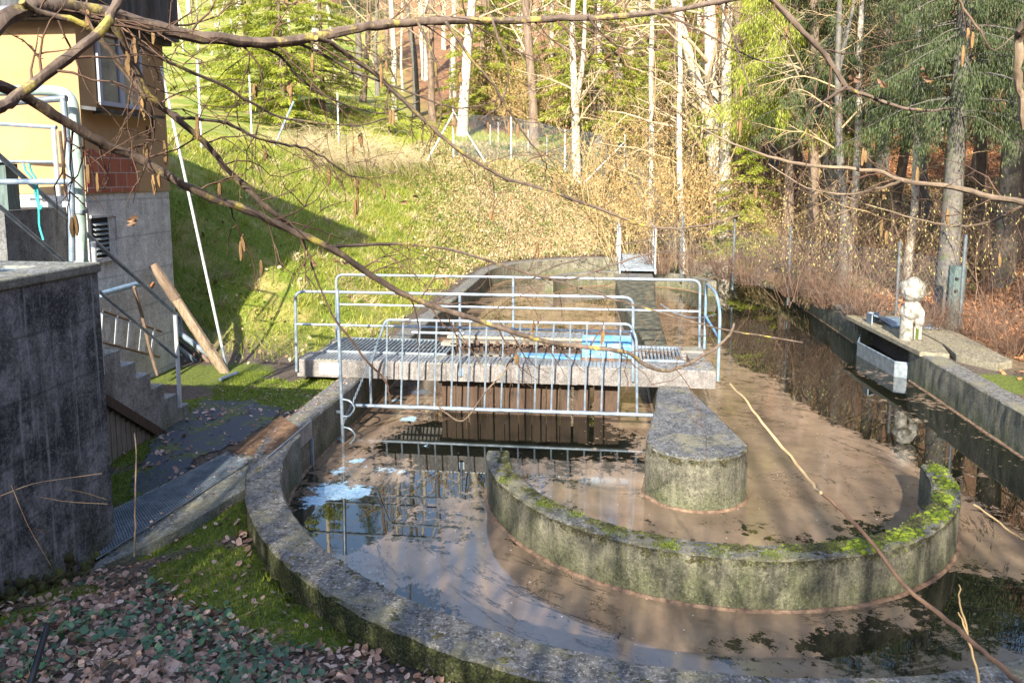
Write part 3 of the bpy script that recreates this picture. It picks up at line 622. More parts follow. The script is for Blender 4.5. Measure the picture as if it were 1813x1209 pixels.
# chain across the end
def chain(a, b, sag, parent, name='chain', n=26, r=.0035, lk=.02, mat='galv', group=None):
    mb = MB(); a, b = np.array(a, float), np.array(b, float)
    P = [a+(b-a)*t+np.array([0, 0, -sag*4*t*(1-t)]) for t in np.linspace(0, 1, n+1)]
    for k in range(n):
        c = (P[k]+P[k+1])/2; d = P[k+1]-P[k]; L = np.linalg.norm(d); d /= L; s = np.cross(d, [0, 0, 1.] if k % 2 else [1., .2, 0]); s /= np.linalg.norm(s)
        ring = [c+d*cos(t)*L*.68+s*sin(t)*lk*.55 for t in np.linspace(0, 2*pi, 10, endpoint=False)]
        mb.tube(ring, r, 5, closed=True)
    return mb.build(name, MAT[mat], parent)
chain((.02, 3.3, .98), (.74, 2.4, 1.0), .12, br, 'guard_chain', 26, .0028, .02)
# baffle boards under the bridge
e = empty('board_baffle', (-1.9, 2.3, -.3), 'dark wet wooden boards hanging upright below the middle of the bridge', 'baffle')
xx = -3.25; k = 0
while xx < -1.45:
    w = RNG.uniform(.15, .22); MB().box((xx+w/2, 2.30+RNG.uniform(0, .015), -.31), (w-.012, .03, .60)).build('board', MAT['boards'], e); xx += w
MB().b6(-3.3, -1.0, 2.33, 2.42, -.12, .0).build('cross_beam', MAT['boards'], e)
e = empty('support_post', (-.9, 2.35, -.3), 'brown square posts standing in the water under the right part of the bridge', 'post')
for a, b in ((-1.28, -1.05), (-.98, -.62)): MB().b6(a, b, 2.3, 2.5, -1.4, .0).build('post_leg', MAT['boards'], e)
# surface aerator rotor and its cover and drive in the opening of the bridge
e = empty('aerator_rotor', (-2.0, 2.88, .25), 'long dark bladed rotor lying in the opening of the bridge', 'rotor')
mb = MB(); mb.tube([(-3.15, 2.86, .16), (-1.15, 2.86, .16)], .12, 14); mb.build('drum', MAT['drum'], e, True)
mb = MB()
for k in range(26):
    xx = -3.1+k*.077
    for q in range(8):
        a = q*pi/4+(k % 2)*pi/8; mb.box((xx, 2.86+.19*cos(a), .16+.19*sin(a)), (.05, .15, .008), rx=a)
mb.build('blades', MAT['rust'], e)
e = empty('plank_stack', (-1.95, 3.05, .31), 'stack of weathered planks and ridged sheets laid along the bridge behind the front beam', 'planks')
for k, (y, z, x0, x1, h, mt) in enumerate([(3.1, .325, -3.4, -.95, .05, 'planks'), (3.02, .385, -3.25, -1.0, .045, 'oldboards'), (3.12, .44, -3.3, -.98, .04, 'planks'), (3.3, .36, -3.5, -.9, .06, 'boards'), (2.72, .30, -2.3, -1.0, .06, 'boards')]):
    MB().box(((x0+x1)/2, y, z), (x1-x0, .2, h), rz=RNG.uniform(-.01, .01)).build('plank', MAT[mt], e)
mb = MB(); n = 60; X = np.linspace(-3.15, -1.0, n); Vv = []
for xx_ in X: Vv += [(xx_, 3.03, .474+.016*sin(xx_*70)), (xx_, 3.28, .50+.016*sin(xx_*70))]
mb.add(Vv, [(2*i, 2*i+2, 2*i+3, 2*i+1) for i in range(n-1)]+[(2*i+1, 2*i+3, 2*i+2, 2*i) for i in range(0)]); ws = mb.build('ridged_sheet', MAT['zinc'], e)
sm = ws.modifiers.new('thick', 'SOLIDIFY'); sm.thickness = .006
MB().tube([(-3.9, 3.15, .47), (-3.0, 3.15, .47)], .022).build('short_pipe', MAT['galv'], e, True)
e = empty('blue_cover', (-.85, 2.78, BZ1), 'bright blue painted metal drive cover with rusty lower edge on the bridge', 'machine cover')
a0 = PY(1030, 640, 2.45)[0]; a1 = PY(1118, 640, 2.45)[0]
mb = MB(); mb.prismx([(2.42, BZ1+.01), (2.42, .50), (2.62, .60), (3.02, .60), (3.02, BZ1+.01)][::-1], a0, a1); mb.build('cover_box', MAT['blue'], e, bevel=.012)
MB().b6(a0-.02, a1+.02, 2.38, 2.415, BZ1+.004, BZ1+.045).build('rusty_edge', MAT['rust'], e)
MB().b6(a0+.02, a1-.02, 2.66, 3.0, .603, .615).build('top_plate', MAT['rust'], e)
MB().box(((a0+a1)/2-.1, 2.411, .45), (.18, .008, .06)).build('hinge_plate', MAT['bluerail'], e)
for k in range(4): MB().tube([(a0+.12+k*.15, 2.405, BZ1+.10), (a0+.12+k*.15, 2.418, BZ1+.10)], .012, 6).build('bolt', MAT['rust'], e)
MB().prism([(a0-1.05, 2.50), (a0-.02, 2.42), (a0-.02, 2.62), (a0-1.0, 2.62)], .272, [.30, .30, .31, .31]).build('blue_trim_sheet', MAT['blue'], e)

# lifting grid hanging in front of the bridge
e = empty('guard_grid', (-2.3, 1.66, -.3), 'tubular steel grid with upright bars hanging over the water in front of the bridge', 'grid')
gy_ = 1.66
def gpt(u, v): return PY(u, v, gy_)
TL, TR, BL, BR, ML = gpt(683, 566), gpt(1116, 574), gpt(657, 716), gpt(1128, 733), gpt(655, 648)
mb = MB(); mb.tube(rounded([BL, ML, TL, TR, gpt(1127, 600), BR], .07), .019); mb.build('frame', MAT['galv'], e, True)
MB().tube([gpt(620, 717), gpt(1157, 735)], .028, 10).build('bottom_tube', MAT['galv'], e, True)
for k in range(14):
    t = k/13; u = 714+ (1099-714)*t; ub = 710+(1094-710)*t; a = gpt(u, 566+8*(u-683)/433); b = gpt(ub, 717+18*(ub-657)/471)
    MB().tube([a, b], .0135, 6).build('bar', MAT['galv'], e, True)
MB().tube([gpt(686, 566), gpt(683, 717)], .0135, 6).build('bar', MAT['galv'], e, True)
chain(gpt(672, 600)+[0, -.05, 0], (-4.33, 1.0, -.35), .02, None, 'hanging_chain', 40, .005, .03)
tag(bpy.data.objects['hanging_chain'], 'thin steel chain running down from the grid side to the left channel wall', 'chain')
# ladder pole with hooked rungs
e = empty('climbing_pole', (-4.28, .8, -.55), 'tall steel pole with bent rungs standing at the inner side of the left wall', 'ladder')
MB().tube([(-4.30, .82, 1.50), (-4.27, .82, -1.2)], .024, 10).build('pole', MAT['galv'], e, True)
for z in (-.14, -.52):
    MB().tube(rounded([(-4.28, .82, z-.05), (-4.18, .80, z-.05), (-4.09, .80, z+.07), (-4.16, .80, z+.17), (-4.28, .82, z+.18)], .05), .012, 6).build('hook_rung', MAT['galv'], e, True)
    MB().tube([(-4.28, .82, z), (-4.40, .90, z-.02)], .022, 6).build('wall_bracket', MAT['galv'], e, True)
# metal plates at the left wall
e = empty('edge_plate', (-4.38, -.5, -.1), 'thin steel edging plate on the left channel wall below the rusty grating', 'plate')
MB().b6(-4.385, -4.370, -1.30, -.02, -.20, .02).build('edging', MAT['zinc'], e); MB().b6(-4.385, -4.355, -.06, -.02, -.9, -.2).build('upright_strip', MAT['galv'], e)

# ------------------------------------------------------------------ left path, kerb and gratings
def inpoly(x, y, P):
    r = np.zeros(len(x), bool); n = len(P)
    for i in range(n):
        (x0, y0), (x1, y1) = P[i], P[(i+1) % n]; c_ = ((y0 > y) != (y1 > y)); r ^= c_ & (x < (x1-x0)*(y-y0)/((y1-y0) if y1 != y0 else 1e-9)+x0)
    return r
pp_ = [tuple(p[:2]) for p in (PZ(262, 785, -.1), PZ(300, 752, -.1), PZ(345, 722, -.1), PZ(360, 706, -.1), PZ(425, 712, -.1), PZ(505, 722, -.1), PZ(500, 738, -.1), PZ(430, 785, -.1), PZ(380, 805, -.1), PZ(290, 850, -.1), PZ(225, 870, -.1), PZ(245, 820, -.1))]
ax = np.arange(-7.2, -4.3, .05); ay = np.arange(-3, 2.2, .05); AX, AY = np.meshgrid(ax, ay); fx, fy = AX.ravel(), AY.ravel(); ins = inpoly(fx+.06*hnoise(fx, fy, 6, 1), fy+.06*hnoise(fx, fy, 7, 2), pp_)
I, J = np.meshgrid(np.arange(len(ax)-1), np.arange(len(ay)-1)); q = (J*len(ax)+I).ravel(); Fq = np.stack([q, q+1, q+1+len(ax), q+len(ax)], 1); Fq = Fq[ins[Fq].all(1)]
tag(link('path', mesh_np('path', np.stack([fx, fy, ground_z(fx, fy)+.014], 1), Fq, MAT['asphalt'], True)), kind='structure')
kerb = empty('kerb_slab', (-4.9, -1.5, -.4), 'long low concrete channel slab carrying steel gratings beside the dark tank block', 'slab')
KA = [PZ(150, 925, -.23), PZ(188, 905, -.21), PZ(290, 855, -.14), PZ(385, 806, -.075), PZ(500, 737, -.02)]; KB = [PZ(150, 1015, -.26), PZ(215, 985, -.24), PZ(335, 925, -.16), PZ(440, 860, -.06), PZ(532, 770, .006)]
KV = []
for a_, b_ in zip(KA, KB): KV += [(a_[0], a_[1], -.9), tuple(a_), tuple(b_), (b_[0], b_[1], -.9)]
KV = np.array(KV); KV = KV+RNG.uniform(-.006, .006, KV.shape)
KF = [(0, 1, 2, 3), (19, 18, 17, 16)]+[(i*4+q, i*4+4+q, i*4+4+q+1, i*4+q+1) for i in range(4) for q in range(3)]
mb = MB(); mb.add(KV, KF); mb.build('slab_body', MAT['kerb'], kerb, bevel=.012)
def grate_quad(name, Q, nb, nc, mat, parent, t=.007, h=.022):
    """Q four 3-D corners a-b (long side) c-d; bars along the long side, cross bars between"""
    a, b, c, d = [np.array(q, float) for q in Q]; T = Tubes(); up = np.array([0, 0, h/2+.014])
    for k in range(nb+1): s_ = k/nb; T.add([a+(d-a)*s_+up, b+(c-b)*s_+up], [t, t], 4, .5)
    for k in range(nc+1): s_ = k/nc; T.add([a+(b-a)*s_+up*1.3, d+(c-d)*s_+up*1.3], [t*.7, t*.7], 4, .5)
    return link(name, T.mesh(name, mat, False), parent)
Q1 = [PZ(160, 930, -.222), PZ(393, 812, -.07), PZ(446, 818, -.05), PZ(170, 995, -.235)]
grate_quad('steel_grating', Q1, 18, 70, MAT['galvdark'], kerb)
Q2 = [PZ(402, 802, -.065), PZ(497, 741, -.025), PZ(530, 762, -.01), PZ(470, 815, -.035)]
grate_quad('rusty_grating', Q2, 18, 40, MAT['rustgrate'], kerb)

# ------------------------------------------------------------------ concrete tank block, building, stairs
blk = empty('tank_block', (-6.3, -5, -.4), 'tall dark stained concrete tank block in the left foreground', 'tank')
def gridbox(x0, x1, y0, y1, z0, z1, st=.4, jit=.006):
    mb = MB(); mb.b6(x0, x1, y0, y1, z0, z1); return mb
MB().b6(-9.5, -5.10, -6.6, -2.83, -1, 2.17).build('tank_wall', MAT['block'], blk)
mb = MB(); mb.b6(-5.42, -5.08, -6.6, -2.80, 2.173, 2.255); mb.b6(-9.5, -5.421, -3.12, -2.80, 2.173, 2.255); mb.b6(-9.5, -5.421, -6.6, -6.3, 2.173, 2.255); mb.build('coping', MAT['kerb'], blk, bevel=.015)
grating('deck_grating', -9.4, -5.43, -6.25, -3.13, 2.20, .04, blk, MAT['galv'], .006, .03, 40)

BX, BYN, BYF = -7.66, .72, 2.75
bd = empty('pump_house', (-9, 1.7, 0), 'ochre rendered pump house on a grey concrete base with dark flat roof edge', 'building')
XL = -14.0
MB().b6(XL, BX+.02, BYN, BYF, 2.72, 5.2).build('rendered_wall', MAT['ochre'], bd)
MB().b6(XL, BX-.0, BYN+.02, BYF-.0, -1.2, 2.718).build('concrete_base', MAT['base'], bd)
MB().b6(XL, -7.95, -.35, BYN+.018, -1.2, 2.55).build('dark_forewall', MAT['basedark'], bd)
MB().b6(XL-.2, BX+.2, BYN-.25, BYF+.18, 5.0, 5.85).build('roof_fascia', MAT['fascia'], bd)
MB().tube([(XL, BYN-.33, 5.02), (BX+.1, BYN-.33, 5.0)], .06, 10).build('gutter', MAT['zinc'], bd, True)
MB().b6(XL, BX+.12, BYN-.22, BYF+.1, 4.93, 4.998).build('roof_soffit', MAT['fascia'], bd)
# brick patch where the render fell off (ragged)
n = 14; top = [BYN+.03+(1.18)*k/(n-1) for k in range(n)]
pp = [(BYN+.03, 2.735)]+[(1.90, 2.735)]+[(1.90-.04*(k % 2), 2.735+.12*k) for k in range(1, 4)]+[(yy, 3.24+.04*sin(yy*23)+.06*(1.9-yy)/1.2) for yy in top[::-1]]
MB().prismx([(p[0], p[1]) for p in pp], BX+.0205, BX+.027).build('brick_patch', MAT['brick'], bd)
# window
w0, w1, wz0, wz1 = 1.08, 2.10, 3.90, 4.88
wn = MB().b6(BX+.021, BX+.030, w0, w1, wz0, wz1).build('window', MAT['void'], bd)
mb = MB()
for a, b, c, d in ((w0, w1, wz0, wz0+.06), (w0, w1, wz1-.06, wz1), (w0, w0+.06, wz0+.06, wz1-.06), (w1-.06, w1, wz0+.06, wz1-.06), ((w0+w1)/2-.045, (w0+w1)/2+.045, wz0+.06, wz1-.06)): mb.b6(BX+.031, BX+.07, a, b, c, d)
mb.build('frame', MAT['frame'], wn)
MB().b6(BX+.031, BX+.045, w0+.061, (w0+w1)/2-.046, wz0+.061, wz1-.061).build('pane', MAT['glass'], wn)
MB().b6(BX+.031, BX+.045, (w0+w1)/2+.046, w1-.061, wz0+.061, wz1-.061).build('pane', MAT['glass'], wn)
MB().box((BX+.12, (.72+2.36)/2, 3.83), (.22, 1.62, .045), ry=.12).build('window_sill', MAT['fascia'], wn)
MB().b6(BX+.02, BX+.16, .98, 2.1, 3.775, 3.80).build('sill_board', MAT['planks'], wn)
# louvre opening in the base
vn = MB().b6(BX+.001, BX+.012, .80, 1.30, 1.86, 2.40).build('vent_opening', MAT['void'], bd)
mb = MB()
for k in range(7): mb.box((BX+.03, .97, 1.92+k*.065), (.05, .28, .012), ry=.5)
mb.build('louvre', MAT['galvdark'], vn)
mb = MB(); mb.b6(BX+.013, BX+.04, .77, 1.33, 2.40, 2.44); mb.b6(BX+.013, BX+.05, .77, 1.33, 1.80, 1.855); mb.b6(BX+.013, BX+.04, 1.30, 1.33, 1.856, 2.399); mb.b6(BX+.013, BX+.03, 1.14, 1.16, 1.856, 2.399); mb.build('vent_frame', MAT['base'], vn)
MB().b6(BX+.013, BX+.02, 1.161, 1.299, 1.857, 2.398).build('shutter_panel', MAT['base'], vn)
MB().tube([(BX+.03, 2.36, 4.02), (BX+.03, 2.36, 3.68)], .012, 6).build('wall_hook', MAT['rust'], bd)
MB().tube([(BX+.03, 2.27, 3.66), (BX+.03, 2.27, 3.50)], .012, 6).build('wall_hook', MAT['rust'], bd)
MB().tube([(BX+.03, 2.20, 3.68), (BX+.03, 2.20, 3.52)], .012, 6).build('wall_hook', MAT['rust'], bd)

# stairs: rise towards the camera, from the path to the top of the tank block
stx0, stx1 = -7.0, -6.12
stairs = empty('concrete_stairs', (-6.55, -1, -.1), 'grey concrete stairs climbing from the path to the top of the tank block', 'stairs')
prof_ = [(.30, -.3), (.30, .08)]; y, z = .30, .08
for k in range(11): y2 = y-.272; prof_ += [(y2, z), (y2, z+.2)]; y, z = y2, z+.2
prof_ = prof_[:-1]; prof_ += [(y2-.02, z-.2), (y2-.02, z-.55), (-.25, -.30)]
MB().prismx(prof_[::-1], stx0, stx1).build('flight', MAT['step'], stairs, bevel=.008)
MB().box((-6.09, -1.0, .33), (.05, 2.6, .10), rx=-.62).build('stringer_board', MAT['boards'], stairs)
e = empty('board_screen', (-6.1, -1.0, -.1), 'row of grey upright boards closing the space below the stairs', 'boards')
yy = -2.75
while yy < -.02:
    zt = .33-.712*(yy+1.0)-.10; zt = min(zt, 1.4)
    if zt > -.2: MB().box((-6.13, yy+.045, (zt-.5)/2), (.025, .078, zt+.5), rx=RNG.uniform(-.015, .015)).build('board', MAT['oldboards'], e)
    yy += .09
# stair handrail
e = empty('stair_handrail', (-6.1, -.7, .3), 'steel tube handrail sloping down beside the concrete stairs', 'handrail')
p1, p2 = PX(310, 555, -6.1), PX(165, 425, -6.1); dd = p1-p2
up_end = p2-dd*2.1
MB().tube(rounded([up_end, p1, p1+[0, .10, -.06], p1+[0, .11, -.25]], .08), .024, 10).build('top_rail', MAT['galvdark'], e, True)
q1, q2 = PX(312, 632, -6.1), PX(178, 518, -6.1)
MB().tube([q2-(q1-q2)*2.0, q1], .019, 8).build('middle_rail', MAT['galvdark'], e, True)
MB().tube([(p1[0], p1[1], p1[2]-.02), (p1[0], p1[1], .1)], .026, 10).build('post', MAT['white'], e, True)
MB().tube([(p2[0], p2[1], p2[2]-.02), (p2[0], p2[1], .9)], .026, 10).build('post', MAT['white'], e, True)
# railing on the block, big bent pipe
e = empty('deck_railing', (-6, -2.75, 2.25), 'steel railing on top of the tank block in front of the ochre wall', 'handrail')
yb = -2.7
a, b, c = PY(0, 322, yb), PY(126, 322, yb), PY(128, 462, yb)
MB().tube([a-(b-a), b], .026, 10).build('rail', MAT['galv'], e, True)
t0, t1 = PY(-60, 185, yb), PY(116, 172, yb)
MB().tube([PY(112, 175, yb), b, c], .028, 10).build('post', MAT['galv'], e, True)
MB().tube([PY(-80, 190, yb), PY(118, 174, yb)], .028, 10).build('top_rail', MAT['galvdark'], e, True)
yb2 = -.2
e = empty('forewall_railing', (-8.5, yb2, 2.55), 'thin steel railing standing on the dark wall in front of the ochre facade', 'handrail')
MB().tube([PY(-60, 216, yb2), PY(100, 226, yb2)], .024, 8).build('top_rail', MAT['galv'], e, True)
MB().tube([PY(-60, 285, yb2), PY(98, 287, yb2)], .018, 8).build('middle_rail', MAT['galv'], e, True)
MB().tube([PY(95, 228, yb2), PY(104, 347, yb2)], .026, 8).build('post', MAT['white'], e, True)
MB().tube([PY(106, 232, yb2), PY(117, 347, yb2)], .018, 8).build('brace', MAT['rust'], e, True)
yb3 = -2.5
e = empty('bent_pipe', (-5.7, yb3, 2.2), 'thick pale green pipe with a round elbow beside the tank block railing', 'pipe')
MB().tube(rounded([PY(-60, 163, yb3), PY(40, 160, yb3), PY(127, 162, yb3), PY(135, 235, yb3), PY(147, 470, yb3)], .16, 8), .045, 14).build('pipe_run', MAT['greenpaint'], e, True)
pz_ = PY(143, 375, yb3); MB().tube([pz_+[0, 0, -.015], pz_+[0, 0, .015]], .062, 12).build('pipe_clamp', MAT['galvdark'], e, True)
MB().tube([PY(148, 462, yb3), PY(150, 520, yb3)], .045, 12).build('pipe_foot', MAT['greenpaint'], e, True)
pts = [PY(u, v, -2.62) for u, v in ((42, 290), (46, 303), (58, 318), (62, 340), (67, 360), (69, 376), (70, 400), (77, 425))]
pt2 = [PY(u, v, -2.62) for u, v in ((52, 290), (55, 303), (64, 318), (67, 340), (69, 362), (73, 364), (72, 370), (68, 368))]
e = empty('teal_rope', PY(62, 320, -2.62), 'loose teal rope knotted over the tank block railing', 'rope')
MB().tube(smooth_line(pts), .009, 6).build('rope_end', MAT['rope'], e, True); MB().tube(smooth_line(pt2), .009, 6).build('rope_loop', MAT['rope'], e, True)
pw = PY(12, 290, -.1); e = empty('electric_cabinet', (pw[0], -.1, 2.55), 'small green post box with flat lid standing before the ochre facade', 'cabinet')
pa_, pb_ = PY(2, 290, -.1), PY(19, 348, -.1); MB().b6(pa_[0]-.1, pb_[0], -.15, .05, 2.55, pa_[2]).build('cabinet_post', MAT['greenpost'], e); MB().box((pa_[0]+.02, -.05, pa_[2]+.02), (.42, .3, .03), ry=-.05).build('lid', MAT['fascia'], e)

# things leaning on the building
def at_bldg(u, v): return PX(u, v, BX+.09)
e = empty('short_ladder', at_bldg(220, 600), 'short ladder with white rungs lying on edge against the grey base wall', 'ladder')
A0, A1 = at_bldg(176, 548), at_bldg(286, 587); B0, B1 = at_bldg(176, 602), at_bldg(282, 632)
MB().tube([A0-[0, .3, -.12], A1], .02, 4).build('ladder_rail', MAT['ladderwood'], e); MB().tube([B0-[0, .3, -.1], B1], .02, 4).build('ladder_rail', MAT['ladderwood'], e)
for t in (.03, .25, .45, .65, .86): MB().tube([A0+(A1-A0)*t+[.01, 0, 0], B0+(B1-B0)*(t-.02)+[.01, 0, 0]], .017, 6).build('rung', MAT['white'], e, True)
e = empty('wall_tap', PX(240, 505, BX+.1), 'blue grey pipe stub with a small brass tap on the base wall', 'tap')
MB().tube([PX(178, 521, BX+.16), PX(238, 504, BX+.16), PX(250, 503, BX+.16)], .04, 10).build('supply_pipe', MAT['bluerail'], e, True)
pt = PX(258, 508, BX+.17); MB().tube([pt, pt+[0, .06, 0], pt+[0, .08, -.07]], .018, 6).build('tap_body', MAT['white'], e, True); MB().box(PX(270, 505, BX+.17), (.03, .09, .05), rx=.6).build('tap_handle', MAT['orange'], e)
tag(MB().tube(smooth_line([PX(237, 508, BX+.22), PX(252, 560, BX+.2), PX(266, 620, BX+.22), PX(279, 665, BX+.35)]), [.024]*12+[.018], 7).build('brown_stick', MAT['brownbark'], None, True), 'thin crooked brown stick leaning against the grey base wall', 'stick')
p0, p1 = PX(272, 470, BX+.12), PZ(400, 662, -.1)
e = empty('leaning_log', p1, 'split peeled log leaning from the moss against the grey base wall', 'log')
d = p1-p0; L_ = np.linalg.norm(d); P = [p0+d*t for t in np.linspace(0, 1, 9)]
V, F = tube(P, [.06, .07, .075, .07, .075, .08, .08, .085, .07], 9); V = V+RNG.uniform(-.008, .008, V.shape); mb = MB(); mb.add(V, F); mb.build('log_body', MAT['log'], e)
V, F = tube([p0-d*.01, p0+d*.30], [.066, .082], 9); mb = MB(); mb.add(V, F); mb.build('bark_sleeve', MAT['brownbark'], e)
q0, q1 = PY(285, 118, 2.28), PZ(402, 655, -.05)
e = empty('long_handled_scraper', q1, 'very long thin white pole with a small T foot leaning by the house corner', 'pole tool')
mid = q0+(q1-q0)*.92; MB().tube([q0, mid], .021, 8).build('handle', MAT['white'], e, True); MB().tube([mid, q1], .026, 8).build('socket', MAT['galvdark'], e, True)
h0, h1 = PZ(390, 672, -.05), PZ(420, 660, -.05); MB().tube([h0, h1], .03, 6).build('scraper_foot', MAT['galv'], e, True)
for k, (a, b, r, lab, mt) in enumerate([((318, 590), (392, 645), .045, 'thickest grey plastic pipe at the top of the stack beside the house', 'galv'), ((322, 620), (348, 640), .035, 'short grey pipe at the bottom of the stack beside the house', 'galv'), ((316, 575), (380, 655), .03, 'brown rotten pole on the pipe stack beside the house', 'brownbark'), ((317, 606), (372, 650), .025, 'thin dark pole lying in the middle of the pipe stack', 'boards')]):
    a_, b_ = PY(a[0], a[1], 2.75+.1*k), PY(b[0], b[1], 3.0)
    tag(MB().tube([a_-(b_-a_)*.3, b_], r, 9).build('stacked_pipe' if mt == 'galv' else 'stacked_pole', MAT[mt], None, True), lab, 'pipe' if mt == 'galv' else 'pole', 'pipes and poles stacked beside the house')

# ------------------------------------------------------------------ right bank weir
e = empty('weir_slab', (4.9, 6.2, 0), 'flat brownish concrete slab covering the overflow on the right bank', 'slab')
MB().prism([(4.17, 7.95), (4.36, 4.55), (4.78, 4.42), (4.98, 5.2), (5.0, 7.9)], -.03, .055).build('slab_front', MAT['slab'], e, bevel=.01)
MB().prism([(5.02, 7.9), (5.0, 5.2), (4.85, 4.35), (5.2, 3.75), (5.55, 4.0), (5.75, 7.9)], -.2, .07).build('slab_rear', MAT['slab'], e, bevel=.01)
e = empty('weir_trough', (4.25, 6, WZ), 'pale sheet metal overflow trough at the waterline of the right wall', 'trough')
tp = [PZ(1519, 606, -.29), PZ(1585, 641, -.29), PZ(1612, 643, -.29)]
tq = [(4.42, 7.7), tp[0][:2], tp[1][:2], (4.44, 5.12)]
for (a, b) in zip(tq[:-1], tq[1:]):
    a, b = np.array(a), np.array(b); d = (b-a)/np.linalg.norm(b-a); nrm = np.array([-d[1], d[0]])*.012
    MB().prism([tuple(a-nrm), tuple(b-nrm), tuple(b+nrm), tuple(a+nrm)], -.75, -.29).build('trough_plate', MAT['galvdark'], e)
    MB().tube([(*a, -.285), (*b, -.285)], .014, 6).build('trough_rim', MAT['galv'], e, True)
# wrapped valve spindle looking like a small figure
e = empty('wrapped_figure', (4.55, 5.55, .055), 'pale plastic wrapped valve like a small headed figure standing on the weir slab', 'wrapped valve')
def lump(name, c, r, seed, mat, parent, flat=True, sub=3, amp=.18):
    import bmesh
    bm = bmesh.new(); bmesh.ops.create_icosphere(bm, subdivisions=sub, radius=1)
    for v in bm.verts:
        n_ = mnoise.noise(v.co*1.6+Vector((seed, 0, 0)))*amp*2+mnoise.noise(v.co*4.2+Vector((0, seed, 0)))*amp*.7
        s = 1+n_; v.co = Vector((c[0]+v.co.x*r[0]*s, c[1]+v.co.y*r[1]*s, c[2]+v.co.z*r[2]*s))
    me = bpy.data.meshes.new(name); bm.to_mesh(me); bm.free(); me.materials.append(mat); return link(name, me, parent)
lump('head_wrap', (4.565, 5.55, .95), (.215, .2, .215), 3, MAT['film'], e, sub=3, amp=.12)
lump('body_wrap', (4.57, 5.55, .56), (.18, .17, .20), 8, MAT['film'], e, amp=.14)
lump('arm_wrap', (4.68, 5.5, .46), (.09, .12, .19), 5, MAT['film'], e, amp=.14)
MB().tube([(4.50, 5.55, .055), (4.50, 5.55, .52)], [.115, .105], 14).build('tube_leg', MAT['film'], e, True)
MB().box((4.68, 5.56, .25), (.13, .15, .38)).build('bracket_leg', MAT['film'], e, bevel=.012)
MB().box((4.66, 5.48, .22), (.05, .02, .28)).build('lime_streak', MAT['moss'], e)  # narrow lime green strip on the front of the bracket leg
e = empty('metal_bracket', (4.45, 7.2, .06), 'small open grey metal box beside the blue sheet on the weir slab', 'bracket')
mb = MB(); mb.b6(4.33, 4.35, 6.85, 7.15, .056, .26); mb.b6(4.351, 4.56, 7.13, 7.15, .056, .26); mb.box((4.5, 6.98, .20), (.3, .3, .015), ry=.35); mb.build('box_plates', MAT['galv'], e)
tag(MB().prism([(4.62, 6.6), (5.45, 6.5), (5.5, 7.5), (4.7, 7.75)], .074, [.10, .085, .082, .09]).build('blue_sheet', MAT['bluerail']), 'loose blue grey metal sheet lying on the slab behind the wrapped figure', 'metal sheet')
p = PD(1687, 572, 17.6); gz_ = float(ground_z(p[0], p[1])); hh = 1.75
e = empty('old_gate_post', (p[0], p[1], gz_), 'weathered blue green wooden post stub with holes beside a tree on the right bank', 'post')
V, F = tube([(p[0]+.01, p[1], gz_-.3), (p[0], p[1], gz_+.5), (p[0]+.02, p[1], gz_+1.25)], [.17, .16, .155], 10); mb = MB(); mb.add(V+RNG.uniform(-.01, .01, V.shape), F); mb.build('post_body', MAT['greenpost'], e)
for dz in (.78, 1.02): MB().tube([(p[0]-.05, p[1]-.175, gz_+dz), (p[0]-.05, p[1]-.12, gz_+dz)], .03, 8).build('knot_hole', MAT['void'], e)

# footbridge at the far end
fb = empty('footbridge', (.12, 16.6, .1), 'narrow steel footbridge with side railings at the far end of the ditch', 'footbridge')
fx0, fx1 = -.36, .62
def fpt(t): return 14.5+(18.95-14.5)*t
mb = MB(); mb.b6(fx0, fx1, 14.25, 18.95, .14, .19); mb.build('deck_plate', MAT['galv'], fb)
mb = MB(); mb.b6(fx0-.05, fx0-.001, 14.2, 18.95, .06, .21); mb.b6(fx1+.001, fx1+.05, 14.2, 18.95, .06, .21); mb.build('side_beam', MAT['galv'], fb)
MB().b6(-.5, .55, 13.25, 14.3, -1.5, .058).build('abutment', MAT['island'], fb)
mb = MB()
for k in range(14): mb.b6(fx0+.02, fx1-.02, 14.3+k*.33, 14.33+k*.33, .191, .198)
mb.build('deck_ribs', MAT['zinc'], fb)
for x in (fx0-.03, fx1+.03):
    e = bpy.data.objects.new('side_railing', None); COL.objects.link(e); e.location = (x, 16.5, .2); e.parent = fb; e.matrix_parent_inverse = fb.matrix_basis.inverted()
    MB().tube(rounded([(x, 14.45, .1), (x, 14.45, 1.38), (x, 18.8, 1.38), (x, 18.8, .2)], .1), .024, 8).build('top_rail', MAT['white'], e, True)
    MB().tube([(x, 14.45, .8), (x, 18.8, .8)], .018, 6).build('middle_rail', MAT['white'], e, True)
    for y in (15.5, 17.2): MB().tube([(x, y, .1), (x, y, 1.37)], .022, 6).build('post', MAT['white'], e, True)

